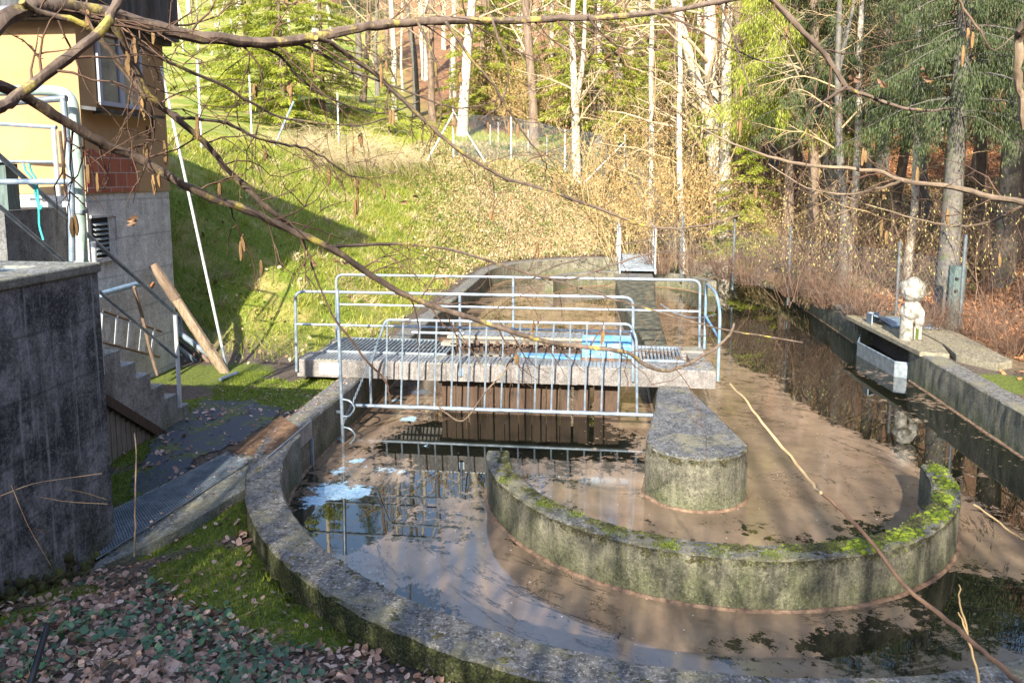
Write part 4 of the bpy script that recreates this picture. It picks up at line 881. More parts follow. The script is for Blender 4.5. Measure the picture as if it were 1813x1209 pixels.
# ------------------------------------------------------------------ vegetation generators
def rv(s): return RNG.normal(0, s, 3)
def grow(T, p, d, L, r, depth, seed_k, kids, spread, droop, wob=.16, seg=7, up=0.0, kmin=3, lratio=.55, k=None):
    """one limb and its twigs into a Tubes collector"""
    P = [np.array(p, float)]; d = np.array(d, float); d /= np.linalg.norm(d); st_ = L/seg
    for i in range(seg):
        d = d+rv(wob)+np.array([0, 0, up-droop*(i/seg)]); d /= np.linalg.norm(d); P.append(P[-1]+d*st_)
    P = np.array(P); T.add(P, np.linspace(r, max(r*.25, .0015), seg+1), k or (5 if r > .03 else 3))
    if depth > 0:
        for q in range(kids):
            t = RNG.uniform(.18, 1.0); i = min(int(t*seg), seg-1); b = P[i]+(P[i+1]-P[i])*(t*seg-i)
            dd = P[i+1]-P[i]; dd /= np.linalg.norm(dd); side = np.cross(dd, rv(1)); side /= np.linalg.norm(side)+1e-9
            grow(T, b, dd*(1-spread)+side*spread, L*lratio*RNG.uniform(.6, 1.15)*(1.15-.6*t), r*(1-.6*t)*.55, depth-1, 0, max(2, int(kids*.75)), spread, droop, wob, max(3, seg-2), up, kmin, lratio)
    return P
def bare_tree(name, seed, Ht, r0, limbs, lo=.3, lean=(0, 0), fork=0, kids=6, depth=2, tm='pale', cm='paletwig', ll=.26):
    """mesh data for (trunk, crown) with the foot at the origin"""
    global RNG
    keep = RNG; RNG = np.random.default_rng(seed)
    T = Tubes(); C_ = Tubes(); n = 14; P = [np.array([0, 0, -.5])]; d = np.array([lean[0], lean[1], 1.]); w = np.zeros(3)
    for i in range(n):
        w = w*.6+rv(.035); w[2] = 0; dd = d+w; dd /= np.linalg.norm(dd); P.append(P[-1]+dd*(Ht+.5)/n)
    P = np.array(P); R = r0*(1-np.linspace(0, 1, n+1)**1.3*.85); R[0] *= 1.35; R[1] *= 1.08; T.add(smooth_line(P, 2), np.interp(np.linspace(0, n, 2*n+1), np.arange(n+1), R), 9)
    if fork:
        i = int(n*fork); Q = [P[i]]; d2 = np.array([RNG.choice([-.35, .35]), RNG.uniform(-.2, .2), 1.])
        for j_ in range(n-i): d2 = d2*.93+np.array([0, 0, .07])+rv(.04); d2 /= np.linalg.norm(d2); Q.append(Q[-1]+d2*Ht/n)
        T.add(np.array(Q), R[i]*.75*np.linspace(1, .2, len(Q)), 7)
    for q in range(limbs):
        t = lo+(1-lo)*(q+RNG.random())/limbs; x_ = t*n; i = min(int(x_), n-1); b = P[i]+(P[i+1]-P[i])*(x_-i); a = RNG.uniform(0, 2*pi)
        grow(C_, b, [cos(a), sin(a), RNG.uniform(.2, .9)], Ht*ll*(1.2-t)*RNG.uniform(.6, 1.2), r0*(1.1-t)*.34, depth, 0, kids, .55, .06, .13, 7, .02)
    out = (T.mesh('trunk', MAT[tm]), C_.mesh('crown', MAT[cm])); RNG = keep
    return out
def leaf_cards(C, D, L, Wd, mat, name, fold=.3, rnd=None):
    """C centres, D directions (unit), L lengths, Wd widths: one pointed leaf of two triangles each"""
    n = len(C); U = RNG.normal(0, 1, (n, 3)); S = np.cross(D, U); S /= np.maximum(np.linalg.norm(S, axis=1, keepdims=True), 1e-9)
    L = np.broadcast_to(L, n)[:, None]; Wd = np.broadcast_to(Wd, n)[:, None]
    N = np.cross(D, S)
    a = C; b = C+D*L*.45+S*Wd/2+N*Wd*fold; c = C+D*L; d = C+D*L*.45-S*Wd/2+N*Wd*fold
    V = np.stack([a, b, c, d], 1).reshape(-1, 3); k = np.arange(n)[:, None]*4
    F = np.concatenate([k+[0, 1, 2], k+[0, 2, 3]], 1).reshape(-1, 3)
    r = RNG.random(n) if rnd is None else rnd
    return mesh_np(name, V, F, mat, rnd=np.repeat(r, 2))
def spruce(seed, Ht, r0, lo, rad, mat, tm='greybark', dens=1.0, droop=.5, spray=.34, hang=0, cw=.11):
    global RNG
    keep = RNG; RNG = np.random.default_rng(seed)
    T = Tubes(); P = np.array([[0, 0, -.5], [0, 0, Ht*.3], [.05, .03, Ht*.65], [.08, 0, Ht]]); T.add(smooth_line(P, 4), r0*np.linspace(1.15, .08, 13), 9)
    B = Tubes(); Cs = []; Ds = []; Ls = []; Rs = []
    z = lo
    while z < Ht-.2:
        t = (z-lo)/(Ht-lo); R = rad*(1-t)**.75*RNG.uniform(.8, 1.15)+.12; nb = int(6+3*(1-t))
        a0 = RNG.uniform(0, 6.3)
        for q in range(nb):
            if RNG.random() < .12: continue
            a = a0+q*2*pi/nb+RNG.normal(0, .2); rr = R*RNG.uniform(.65, 1.15); n = 7; dirx = np.array([cos(a), sin(a), 0]); pts = []
            zr = RNG.uniform(-.15, .15)
            for s in np.linspace(0, 1, n): pts.append(np.array([0, 0, z+zr])+dirx*rr*s+np.array([0, 0, .12*rr*s-droop*rr*s*s*.9+.12*rr*s**4]))
            pts = np.array(pts); B.add(pts, np.linspace(.022*(1.2-t)+.006, .004, n), 3)
            m_ = int(58*dens*rr); s = RNG.uniform(.12, 1, m_)**.8
            base = np.stack([np.interp(s*(n-1), np.arange(n), pts[:, c]) for c in range(3)], 1)
            side = np.array([-dirx[1], dirx[0], 0])
            if hang: base[:, 2] -= RNG.uniform(0, 1, m_)**1.5*hang*(.3+.7*np.sin(s*9+q)**2)
            off = RNG.normal(0, 1, m_)*(.05+.22*rr*.35*(1.1-s)); base = base+side*off[:, None]+RNG.normal(0, .03, (m_, 3))
            dr = dirx[None]*RNG.uniform(.1, .8, m_)[:, None]+side[None]*(np.sign(off)*RNG.uniform(.1, .8, m_))[:, None]+np.array([0, 0, -1.])*(RNG.uniform(.0, 1.0, m_)*droop*1.6+.05)[:, None]
            dr = dr+(np.array([0, 0, -2.2]) if hang else 0); dr /= np.linalg.norm(dr, axis=1, keepdims=True); Cs.append(base); Ds.append(dr); Ls.append(spray*RNG.uniform(.5, 1.3, m_)); Rs.append(np.clip(RNG.normal(.5+.25*(s-.6), .2, m_), 0, 1))
        z += RNG.uniform(.26, .42)*(1 if Ht < 8 else 1.3)
    Cs = np.concatenate(Cs); Ds = np.concatenate(Ds); Ls = np.concatenate(Ls)
    out = (T.mesh('trunk', MAT[tm]), B.mesh('branches', MAT[tm]), leaf_cards(Cs, Ds, Ls, Ls*cw, MAT[mat], 'foliage', .15, np.concatenate(Rs))); RNG = keep
    return out
NM = ('trunk', 'crown', 'foliage')
def plant(name, parts, x, y, label, cat, group=None, rz=0, sc=1.0, z=None, tilt=(0, 0)):
    z = float(ground_z(x, y)) if z is None else z
    e = empty(name, (x, y, z), label, cat, group); e.rotation_euler = (tilt[0], tilt[1], rz); e.scale = (sc, sc, sc)
    for me in parts:
        o = bpy.data.objects.new(me.name.split('.')[0], me); COL.objects.link(o); o.parent = e
        if o.name.startswith(('catkins', 'dry_leaves')): o['kind'] = 'stuff'
    return e
def bush(seed, n, Ht, spread, mat, r=.006, arch=.5, base=.25, seg=6, side=3, name='stems'):
    global RNG
    keep = RNG; RNG = np.random.default_rng(seed); T = Tubes()
    for _ in range(n):
        a = RNG.uniform(0, 2*pi); rr = RNG.uniform(0, base); p = np.array([rr*cos(a), rr*sin(a), -.1]); h = Ht*RNG.uniform(.5, 1.1)
        d = np.array([cos(a)*spread*RNG.uniform(.1, 1), sin(a)*spread*RNG.uniform(.1, 1), 1.])+rv(.16)
        grow(T, p, d, h, r*RNG.uniform(.7, 1.5), 1 if side else 0, 0, side, .45, arch, .12, seg, 0, lratio=.42)
    o = T.mesh(name, MAT[mat]); RNG = keep; return o

def pos(u, v, d): p = PD(u, v, d); return p[0], p[1]
def PG(u, v, d0=8, d1=75):
    for d in np.arange(d0, d1, .1):
        p = PD(u, v, d)
        if dist_out(p[0], p[1]) > .02 and p[2] < float(ground_z(p[0], p[1])): return p[0], p[1]
    return pos(u, v, 30)
# --- bare trees behind the far bank
tA = bare_tree('a', 11, 15, .27, 24, .2, (.02, 0), .34, 6, 2)
tB = bare_tree('b', 12, 13, .19, 22, .25, (-.04, 0), .45, 6, 2)
tC = bare_tree('c', 13, 15, .17, 20, .2, (.03, .0), 0, 6, 2, 'brownbark', 'paletwig')
tD = bare_tree('d', 14, 14, .15, 18, .3, (0, 0), .5, 6, 2, 'greybark', 'drytwig')
tE = bare_tree('e', 15, 11, .10, 20, .12, (.02, 0), 0, 5, 2, 'pale', 'drytwig')
HERO = [(1276, 21.8+6, tA, 1.15, 'tall pale double-trunked tree on the far right bank above the footbridge', .4, (0, -.06)),
        (1292, 27.2, tB, 1.2, 'second slimmer pale trunk close beside the tall pale tree on the right bank', 1.0, (0, .02)),
        (1020, 27, tA, .72, 'slim white birch-like trunk growing on the bank left of the braced fence post', 2.0, (0, .01)),
        (945, 36, tC, 1.3, 'straight brownish trunk with pale foot behind the middle of the mesh fence', 2.5, (0, 0)),
        (818, 38, tB, 1.35, 'pale forked trunk rising just behind the braced corner fence post', 3.1, (0, -.05)),
        (1215, 27, tE, 1.2, 'thin pale sapling left of the tall double-trunked tree', .7, (0, -.06)),
        (1150, 30, tE, 1.3, 'thin leaning pale sapling above the left railing of the footbridge', 1.7, (0, -.12)),
        (700, 40, tE, 1.5, 'pale slender trunk behind the straw-coloured brushwood', 4.0, (0, .03)),
        (770, 41, tC, 1.1, 'brown trunk standing between the brushwood and the braced corner post', 5.0, (0, .02)),
        (738, 44, tD, 1.2, 'dark trunk with bare crown behind the brushwood on the meadow edge', 1.2, (0, -.02))]
for u, d, t, sc, lab, rz, tl in HERO:
    x, y = pos(u, 300, d) if u != 1020 else PG(1022, 322); plant('bare_tree', t, x, y, lab, 'tree', 'bare trees on the far bank', rz, sc, None, tl)
k = 0
for u, d in [(640, 46), (665, 52), (720, 55), (760, 60), (800, 52), (845, 47), (870, 58), (895, 50), (925, 62), (975, 44), (1000, 55), (1045, 48), (1075, 58), (1105, 42), (1135, 52), (1170, 40), (1190, 56), (1235, 46), (1260, 60), (1310, 38), (1335, 52), (1365, 34), (600, 58), (560, 62), (1060, 36), (1330, 30), (860, 66), (1010, 70), (1120, 72), (780, 74), (690, 70), (1230, 74), (520, 75), (440, 80), (350, 82), (480, 70)]:
    x, y = pos(u+RNG.uniform(-8, 8), 300, d); t = [tC, tD, tE, tA, tB][k % 5]
    plant('bare_tree', t, x, y, 'bare leafless tree among many in the sunlit wood behind the mesh fence', 'tree', 'bare trees in the wood behind the fence', RNG.uniform(0, 6), RNG.uniform(.9, 1.3), None, (RNG.normal(0, .03), RNG.normal(0, .03))); k += 1
for u, v in ((325, 92), (350, 95), (375, 98), (400, 100), (425, 110), (338, 80), (392, 85)):
    x, y = PG(u, v, 20, 90); plant('bare_tree', tE, x, y, 'brown leafless thicket tree along the upper edge of the lawn behind the house', 'tree', 'thicket above the lawn', RNG.uniform(0, 6), RNG.uniform(.5, .7), None, (RNG.normal(0, .15), RNG.normal(0, .15)))
# --- right-hand wood, in shade
RW = [
      (1495, 21, tD, .8, 'grey trunk with peeling pale bark on the right bank behind the ivy covered wall'),
      (1505, 24, tE, 1.2, 'slim pale trunk just right of the peeling grey trunk on the right bank'),
      (1435, 24, tC, 1.0, 'dark slim trunk left of the peeling grey trunk on the right bank'),
      (1610, 23, tE, 1.1, 'white slim trunk above the wrapped figure on the right bank'),
      (1575, 28, tC, 1.0, 'brown trunk further up the slope above the wrapped figure'),
      (1755, 24, tC, .9, 'slim dark trunk between the thick grey trunk and the photo edge'),
      (1805, 23, tC, .7, 'thin sapling at the right edge above the brown slab')]
for u, d, t, sc, lab in RW:
    x, y = pos(u, 400, d); plant('bare_tree', t, x, y, lab, 'tree', 'trees on the right bank', RNG.uniform(0, 6), sc)
for u, d in [(1400, 30), (1460, 34), (1540, 36), (1590, 40), (1640, 30), (1660, 38), (1720, 33), (1740, 42), (1790, 36), (1780, 28), (1520, 44), (1420, 46), (1625, 48), (1700, 50)]:
    x, y = pos(u, 300, d); t = [tC, tD, tE][k % 3]; k += 1
    plant('bare_tree', t, x, y, 'dark bare trunk among many on the leaf covered slope of the right wood', 'tree', 'bare trees in the right wood', RNG.uniform(0, 6), RNG.uniform(.9, 1.3), None, (RNG.normal(0, .03), RNG.normal(0, .03)))
# --- conifers
sLime = spruce(21, 9, .13, .6, 2.7, 'needle', 'brownbark', 2.4, .45, .2, 0, .16)
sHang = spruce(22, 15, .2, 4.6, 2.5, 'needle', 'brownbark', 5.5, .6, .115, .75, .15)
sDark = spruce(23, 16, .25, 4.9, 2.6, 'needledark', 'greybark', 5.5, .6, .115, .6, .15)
sLow = spruce(24, 5, .08, .3, 1.7, 'needle', 'brownbark', 2.4, .45, .17, 0, .16)
for u, d, s_, sc, lab in [(505, 34, sLime, 1.0, 'bright yellow green conifer on the meadow edge behind the wire fence posts'),
        (445, 37, sLime, 1.1, 'yellow green conifer furthest left, above the two wire fence posts'),
        (575, 40, sLime, .95, 'yellow green conifer right of the others, behind the brushwood'),
        (690, 36, sLow, .55, 'low yellow green conifer at the right end of the brushwood'),
        (1050, 36, sLime, 1.15, 'green conifer right of the white birch-like trunk'),
        (860, 42, sLime, 1.1, 'yellow green conifer between the braced corner post and the brown trunk'),
        (1000, 44, sLime, 1.2, 'yellow green conifer filling the gap left of the white birch-like trunk'),
        (1190, 40, sLime, 1.1, 'yellow green conifer behind the thin sapling above the footbridge'),
        (1325, 26.5, sLow, .9, 'low green conifer just right of the tall pale double trunk'),
        (900, 48, sLime, 1.0, 'green conifer between the two pale trunks behind the mesh fence'),
        (1130, 46, sLime, .95, 'small green conifer far behind the footbridge'),
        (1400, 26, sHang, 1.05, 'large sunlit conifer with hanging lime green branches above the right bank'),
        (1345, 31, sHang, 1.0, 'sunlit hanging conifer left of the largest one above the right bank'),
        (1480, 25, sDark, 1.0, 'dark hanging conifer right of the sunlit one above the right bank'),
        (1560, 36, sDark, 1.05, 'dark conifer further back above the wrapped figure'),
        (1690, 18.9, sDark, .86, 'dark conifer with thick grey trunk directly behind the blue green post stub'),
        (1790, 22, sDark, 1.0, 'dark conifer at the upper right edge'),
        (1280, 48, sDark, 1.0, 'dark conifer far behind the tall pale double trunk'),
        (640, 60, sDark, 1.0, 'dark conifer far back behind the meadow brushwood')]:
    x, y = pos(u, 300, d); plant('conifer', s_, x, y, lab, 'conifer', None, RNG.uniform(0, 6), sc)
# --- shrubs and brushwood
bStraw = bush(31, 200, 1.9, 2.6, 'straw', .008, .6, 1.3, 8, 6)
bTall = bush(32, 28, 4.6, .36, 'goldtwig', .012, .05, 1.0, 8, 9)
bTall2 = bush(33, 24, 3.8, .6, 'greytwig', .008, .1, .9, 8, 12)
def hangers(me, n, L, w, mat, name, seed, zmin=1.0, down=1.5):
    r_ = np.random.default_rng(seed); co = np.empty(len(me.vertices)*3, np.float32); me.vertices.foreach_get('co', co); co = co.reshape(-1, 3); co = co[co[:, 2] > zmin]; C0 = co[r_.integers(0, len(co), n)]
    D0 = r_.normal(0, .5, (n, 3))-[0, 0, down]; D0 /= np.linalg.norm(D0, axis=1, keepdims=True); return leaf_cards(C0, D0, L*r_.uniform(.6, 1.3, n), w, MAT[mat], name, .3)
MAT['beech'] = leafy('golden_beech_leaves', [(0, (.25, .15, .05)), (.5, (.45, .3, .12)), (1, (.6, .45, .22))], 2, .6, .35)
MAT['catk'] = leafy('yellow_catkins', [(0, (.3, .26, .08)), (1, (.6, .52, .22))], 2, .6, .2)
bTallL = hangers(bTall, 2600, .09, .045, 'beech', 'dry_leaves', 5, .8, .6); bTall2L = hangers(bTall2, 420, .085, .022, 'catk', 'catkins', 6)
bRound = bush(34, 120, 1.9, .8, 'greytwig', .008, .25, .5, 6, 4)
for u, v, sc, lab in [(555, 285, .9, 'left part of the tangled straw-coloured brushwood at the meadow edge'), (625, 290, 1.0, 'middle of the tangled straw-coloured brushwood'), (690, 285, .85, 'right end of the tangled straw-coloured brushwood beside the corner post'), (510, 262, .8, 'pale brushwood behind the leaning fence strut'), (590, 262, 1.2, 'back row of the pale brushwood below the yellow green conifers')]:
    x, y = PG(u, v); plant('brushwood', [bStraw], x, y, lab, 'shrub', 'straw-coloured brushwood', RNG.uniform(0, 6), sc)
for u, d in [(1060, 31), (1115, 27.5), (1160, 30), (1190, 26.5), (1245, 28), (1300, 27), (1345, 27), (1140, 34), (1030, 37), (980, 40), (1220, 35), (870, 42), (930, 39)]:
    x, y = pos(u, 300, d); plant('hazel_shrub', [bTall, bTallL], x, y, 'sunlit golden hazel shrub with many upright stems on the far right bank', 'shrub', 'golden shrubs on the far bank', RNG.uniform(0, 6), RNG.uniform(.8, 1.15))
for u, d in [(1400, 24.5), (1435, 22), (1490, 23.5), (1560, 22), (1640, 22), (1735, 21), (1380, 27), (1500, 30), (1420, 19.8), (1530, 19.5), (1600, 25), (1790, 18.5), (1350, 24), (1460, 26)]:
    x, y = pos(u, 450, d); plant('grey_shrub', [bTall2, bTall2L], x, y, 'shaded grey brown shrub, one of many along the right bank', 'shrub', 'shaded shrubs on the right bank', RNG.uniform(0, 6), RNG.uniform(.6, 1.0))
for u, d in [(1410, 21), (1470, 19.5), (1540, 17.8), (1650, 16.8), (1740, 16.6), (1800, 15.5), (1330, 22.5), (1230, 24.2), (1170, 24.5), (1290, 23.4)]:
    x, y = pos(u, 470, d); plant('bramble', [bRound], x, y, 'low tangled bare bramble close behind the ditch wall', 'bramble', 'low brambles behind the wall', RNG.uniform(0, 6), RNG.uniform(.5, .8))
# --- off-frame trees on the camera's side: they throw the dappled shade of the foreground
shT = bare_tree('s', 41, 10, .16, 26, .12, (0, 0), .3, 7, 2, 'greybark', 'twig', .33)
shB = bush(42, 90, 4.6, .35, 'greytwig', .03, .03, .8, 7, 6)
for x, y, s_ in [(-7.5, -17, .9), (-5.6, -19, .85), (-3.0, -17.5, .75), (.2, -20, .8), (2.3, -17.5, .8), (4.8, -20, 1.0)]:
    plant('bare_tree', shT, x, y, 'bare tree behind the camera, outside the view', 'tree', 'trees behind the camera', RNG.uniform(0, 6), s_)
for x, y, s_ in [(-8.5, -13.5, 1), (-6.6, -14.5, 1), (-5.4, -13, 1), (-4.2, -14.5, 1), (-2.8, -13.5, .9), (-1.2, -15.5, .95), (.4, -14, .8), (1.8, -15, .95), (3.4, -14, .9), (4.9, -15, 1.05)]:
    plant('hazel_shrub', [shB], x, y, 'dense shrub behind the camera, outside the view', 'shrub', 'shrubs behind the camera', RNG.uniform(0, 6), s_)
for x, y, s_ in [(10.5, -3, 1.0), (11, 3.5, .95), (9.5, -8.5, 1.0), (13.5, 6, 1.1), (14.5, 0, 1.1), (8.0, -12, 1.1)]:
    plant('conifer', sDark, x, y, 'dark conifer on the right bank outside the view', 'conifer', 'conifers right of the view', RNG.uniform(0, 6), s_)

# ------------------------------------------------------------------ ground cover (stuff)
def scatter(n, x0, x1, y0, y1, keep):
    x = RNG.uniform(x0, x1, n); y = RNG.uniform(y0, y1, n); k_ = keep(x, y) > RNG.random(n); return x[k_], y[k_]
x, y = scatter(150000, -12.5, 3, 3, 27, lambda x, y: smooth((dist_out(x, y)-.02)/.5)*smooth((y-2.8)/1.5)*(1-.93*smooth((x+5.4+.35*(y-14))/3.2)*smooth((y-12)/4))*(dist_out(x, y) < 8)*(.35+.65*(hnoise(x, y, 2.3, 5) > -.4)))
gb = blades('grass', np.stack([x, y, ground_z(x, y)-.01], 1), .13, .016, 'grass', None, 1.6, .7); tag(gb, kind='stuff', label='sunlit green grass on the bank left of the ditch', cat='grass')
x, y = scatter(60000, -14, -1, 24, 34, lambda x, y: (dist_out(x, y) > 4)*.5*(y < 31))
gb = blades('meadow_grass', np.stack([x, y, ground_z(x, y)-.01], 1), .14, .03, 'grass', None, .9); tag(gb, kind='stuff', label='bright meadow grass behind the mesh fence', cat='grass')
def lay_leaves(name, x, y, size, mat, lift=.012, ar=.75, tilt=.35, z=None):
    n = len(x); z = ground_z(x, y) if z is None else z
    a = RNG.uniform(0, 2*pi, n); t = RNG.normal(0, tilt, n); D = np.stack([np.cos(a)*np.cos(t), np.sin(a)*np.cos(t), np.sin(t)], 1)
    S = np.stack([-np.sin(a), np.cos(a), RNG.normal(0, tilt, n)], 1); N = np.cross(D, S)
    L = (size*RNG.uniform(.55, 1.3, n))[:, None]; w = L*ar*RNG.uniform(.7, 1.2, (n, 1)); cu = RNG.uniform(-.05, .28, (n, 1))
    C0 = np.stack([x, y, z+lift*RNG.uniform(.3, 1.5, n)], 1)
    pts = [C0-D*L*.5, C0-D*L*.2+S*w*.42+N*w*cu, C0+D*L*.15+S*w*.5+N*w*cu*1.2, C0+D*L*.5+N*L*cu*.4, C0+D*L*.15-S*w*.5+N*w*cu*1.2, C0-D*L*.2-S*w*.42+N*w*cu]
    V = np.stack(pts, 1).reshape(-1, 3); k_ = np.arange(n)[:, None]*6
    F = np.concatenate([k_+[0, 1, 2, 3], k_+[0, 3, 4, 5]], 1).reshape(-1, 4)
    return link(name, mesh_np(name, V, F, MAT[mat], rnd=np.repeat(RNG.random(n), 2)))
def mossden(x, y):
    m_ = np.zeros_like(x)
    for u, v, r, z in MOSSP:
        p = PZ(u, v, z); m_ = np.maximum(m_, blob(x, y, p[0], p[1], r))
    return m_
# litter in the left foreground
x, y = scatter(40000, -7.0, 4, -8, .6, lambda x, y: (dist_out(x, y) > .02)*np.clip(.2+.75*smooth((-y-3.0)/1.5)+.8*(dist_out(x, y) < .22)+.25*(hnoise(x, y, 3, 1) > .1), 0, 1)*(1-.8*(mossden(x, y) > .45))*((x > -5.1) | (y > -2.8))*np.where(y > -2, .4+.5*(x < -5.6), 1))
tag(lay_leaves('leaf_litter', x, y, .055, 'litter', .022, .75, .45), kind='stuff', label='fallen dry leaves covering the ground in the left foreground', cat='leaves')
x, y = scatter(9000, -6.5, -1, -8, -2.9, lambda x, y: (dist_out(x, y) > .25)*smooth((-y-3.2)/1.0)*(hnoise(x, y, 2.1, 7) > -.25)*((x > -5.1))*(1-.95*(mossden(x, y) > .4)))
tag(lay_leaves('ivy_cover', x, y, .045, 'ivy', .045, .9, .5), kind='stuff', label='dark green ivy leaves between the dry leaves in the left foreground', cat='ivy')
x, y = scatter(90000, -6.5, -2, -5.5, 2.5, lambda x, y: (dist_out(x, y) > .02)*(mossden(x, y) > .42+.12*hnoise(x, y, 9, 3))*((x > -5.1) | (y > -2.8)))
zz = ground_z(x, y); tag(blades('moss', np.stack([x, y, zz-.004], 1), .03, .012, 'moss', None, 1.0), kind='stuff', label='green moss cushions on the ground beside the curved wall', cat='moss')
x, y = scatter(1500, -5.1, 1, -7, -2.9, lambda x, y: (dist_out(x, y) > .15)*.9)
T_t = Tubes()
for a_, b_ in zip(x, y):
    an = RNG.uniform(0, 6.3); L_ = RNG.uniform(.05, .3); p0_ = np.array([a_, b_, float(ground_z(a_, b_))+.03]); d_ = np.array([cos(an), sin(an), RNG.normal(.05, .12)])*L_
    T_t.add([p0_, p0_+d_*.5+rv(.012), p0_+d_], [.0022, .002, .001], 3)
tag(link('fallen_twigs', T_t.mesh('fallen_twigs', MAT['paleb'])), kind='stuff', label='thin fallen twigs lying among the dry leaves in the left foreground', cat='twigs')
# tufts and leaves that break up the grass bank
x, y = scatter(240, -12, -4.8, 4, 19, lambda x, y: (dist_out(x, y) > .15)*1.0*(dist_out(x, y) < 7)); k_ = 46
tx = np.repeat(x, k_)+RNG.normal(0, .07, len(x)*k_); ty = np.repeat(y, k_)+RNG.normal(0, .07, len(x)*k_)
ok_ = dist_out(tx, ty) > .03; tx, ty = tx[ok_], ty[ok_]; h_ = len(tx)//2
tag(blades('grass_tufts', np.stack([tx[:h_], ty[:h_], ground_z(tx[:h_], ty[:h_])-.01], 1), .2, .018, 'grass', None, 1.5), kind='stuff', label='taller grass tufts scattered over the bank left of the ditch', cat='grass')
tag(blades('dead_grass_tufts', np.stack([tx[h_:], ty[h_:], ground_z(tx[h_:], ty[h_:])-.01], 1), .17, .016, 'straw', None, 1.7), kind='stuff', label='dead straw tufts scattered over the bank left of the ditch', cat='grass')
x, y = scatter(3500, -12, -4.8, 2.6, 19, lambda x, y: (dist_out(x, y) > .05)*(.25+.75*smooth((7-y)/3)))
tag(lay_leaves('scattered_leaves', x, y, .07, 'bankleaf', .09, .7, .6), kind='stuff', label='single fallen leaves scattered over the grass bank', cat='leaves')
# dry leaves and ivy of the far and right banks
x, y = scatter(170000, -9, 13, 11, 31, lambda x, y: smooth((dist_out(x, y)-.0)/.3)*smooth((x+7.2+.35*(y-14))/3.2)*smooth((y-10)/3)*(dist_out(x, y) < 9))
tag(lay_leaves('bank_cover', x, y, .075, 'bankleaf', .09, .6, .9), kind='stuff', label='dry leaves and low ivy on the far bank behind the footbridge', cat='ground cover')
x, y = scatter(60000, -9, 10, 12, 30, lambda x, y: smooth((dist_out(x, y)-.1)/.4)*smooth((x+7.0+.35*(y-14))/3.2)*smooth((y-11)/3)*(dist_out(x, y) < 9)*(hnoise(x, y, 1.9, 12)+.5*hnoise(x, y, 5.3, 2) > .25))
tag(lay_leaves('low_ivy', x, y, .075, 'bankivy', .16, .7, .9), kind='stuff', label='green ivy patches between the dry leaves of the far bank', cat='ivy')
x, y = scatter(90000, -9, 8, 13, 30, lambda x, y: smooth((dist_out(x, y)-.05)/.5)*smooth((x+6.4+.35*(y-14))/3.2)*smooth((y-12)/3)*(dist_out(x, y) < 9)*(hnoise(x, y, 1.6, 4) > -.3))
tag(blades('dry_grass', np.stack([x, y, ground_z(x, y)-.01], 1), .22, .014, 'straw', None, 1.3), kind='stuff', label='dry yellow grass on the far bank', cat='grass')
x, y = scatter(230000, 4.7, 30, 0, 40, lambda x, y: smooth((dist_out(x, y)-.3)/1.0)*(1-((x < 5.9) & (y > 3.6) & (y < 8.1))))
tag(lay_leaves('beech_litter', x, y, .075, 'orange', .04, .7, .6), kind='stuff', label='orange brown fallen leaves on the slope of the right wood', cat='leaves')
x, y = scatter(30000, -2, 8, 12, 21, lambda x, y: (dist_out(x, y) > -.25)*(dist_out(x, y) < .9)*(hnoise(x, y, 1.3, 9) > -.1)*smooth((x-1.8)/1))
tag(lay_leaves('ivy_cover', x, y, .075, 'ivy', .06, .9, .7, np.maximum(ground_z(x, y), .0)+RNG.uniform(0, .12, len(x))), kind='stuff', label='ivy creeping over the wall top on the far right', cat='ivy')
# ivy and dead grass curtain hanging over the inner wall at the far right
V_ = []; n = 5200; a = RNG.uniform(.0, 1.0, n)**1.0; ang = np.interp(a, [0, 1], [-.55, .62]); zz = -RNG.random(n)**1.6*.42
yy = np.where(ang < 0, YF+ang*6.0, YF+(R_IN)*np.sin(ang)); xx = np.where(ang < 0, R_IN, R_IN*np.cos(ang)); keep_ = hnoise(xx*2, yy*2, 2.0, 3) > -.35
P_ = np.stack([xx-.05*RNG.random(n)-.02, yy-.03*np.where(ang < 0, 0, 1), zz+.05], 1)[keep_]; n = len(P_)
D_ = np.stack([RNG.normal(-.25, .2, n), RNG.normal(0, .3, n), -np.ones(n)], 1); D_ /= np.linalg.norm(D_, axis=1, keepdims=True)
tag(link('hanging_grass', leaf_cards(P_, D_, RNG.uniform(.08, .24, n), .018, MAT['bankleaf'], 'hanging_grass')), kind='stuff', label='dead grass and ivy hanging over the inner wall at the far right', cat='ivy')
# dark moss clumps on the wall tops
def clumps(name, pts, rad, mat, parent, hh=.4):
    import bmesh
    V = []; F = []; bm = bmesh.new(); bmesh.ops.create_icosphere(bm, subdivisions=1, radius=1); sv = np.array([v.co[:] for v in bm.verts]); sf = np.array([[v.index for v in f.verts] for f in bm.faces]); bm.free()
    for k_, (p, r_) in enumerate(zip(pts, rad)):
        V.append(sv*[r_, r_*RNG.uniform(.6, 1), r_*hh]*RNG.uniform(.75, 1.2, (len(sv), 1))+p); F.append(sf+k_*len(sv))
    return link(name, mesh_np(name, np.concatenate(V), np.concatenate(F), MAT[mat], rnd=np.repeat(RNG.random(len(pts)), len(sf))), parent)
MAT['olivemoss'] = leafy('olive_moss', [(0, (.018, .017, .009)), (.5, (.045, .045, .014)), (1, (.10, .11, .022))], 5, .9, 0)
MAT['darkmoss'] = leafy('dark_moss', [(0, (.02, .018, .012)), (.5, (.05, .045, .02)), (1, (.1, .11, .03))], 5, .9, 0)
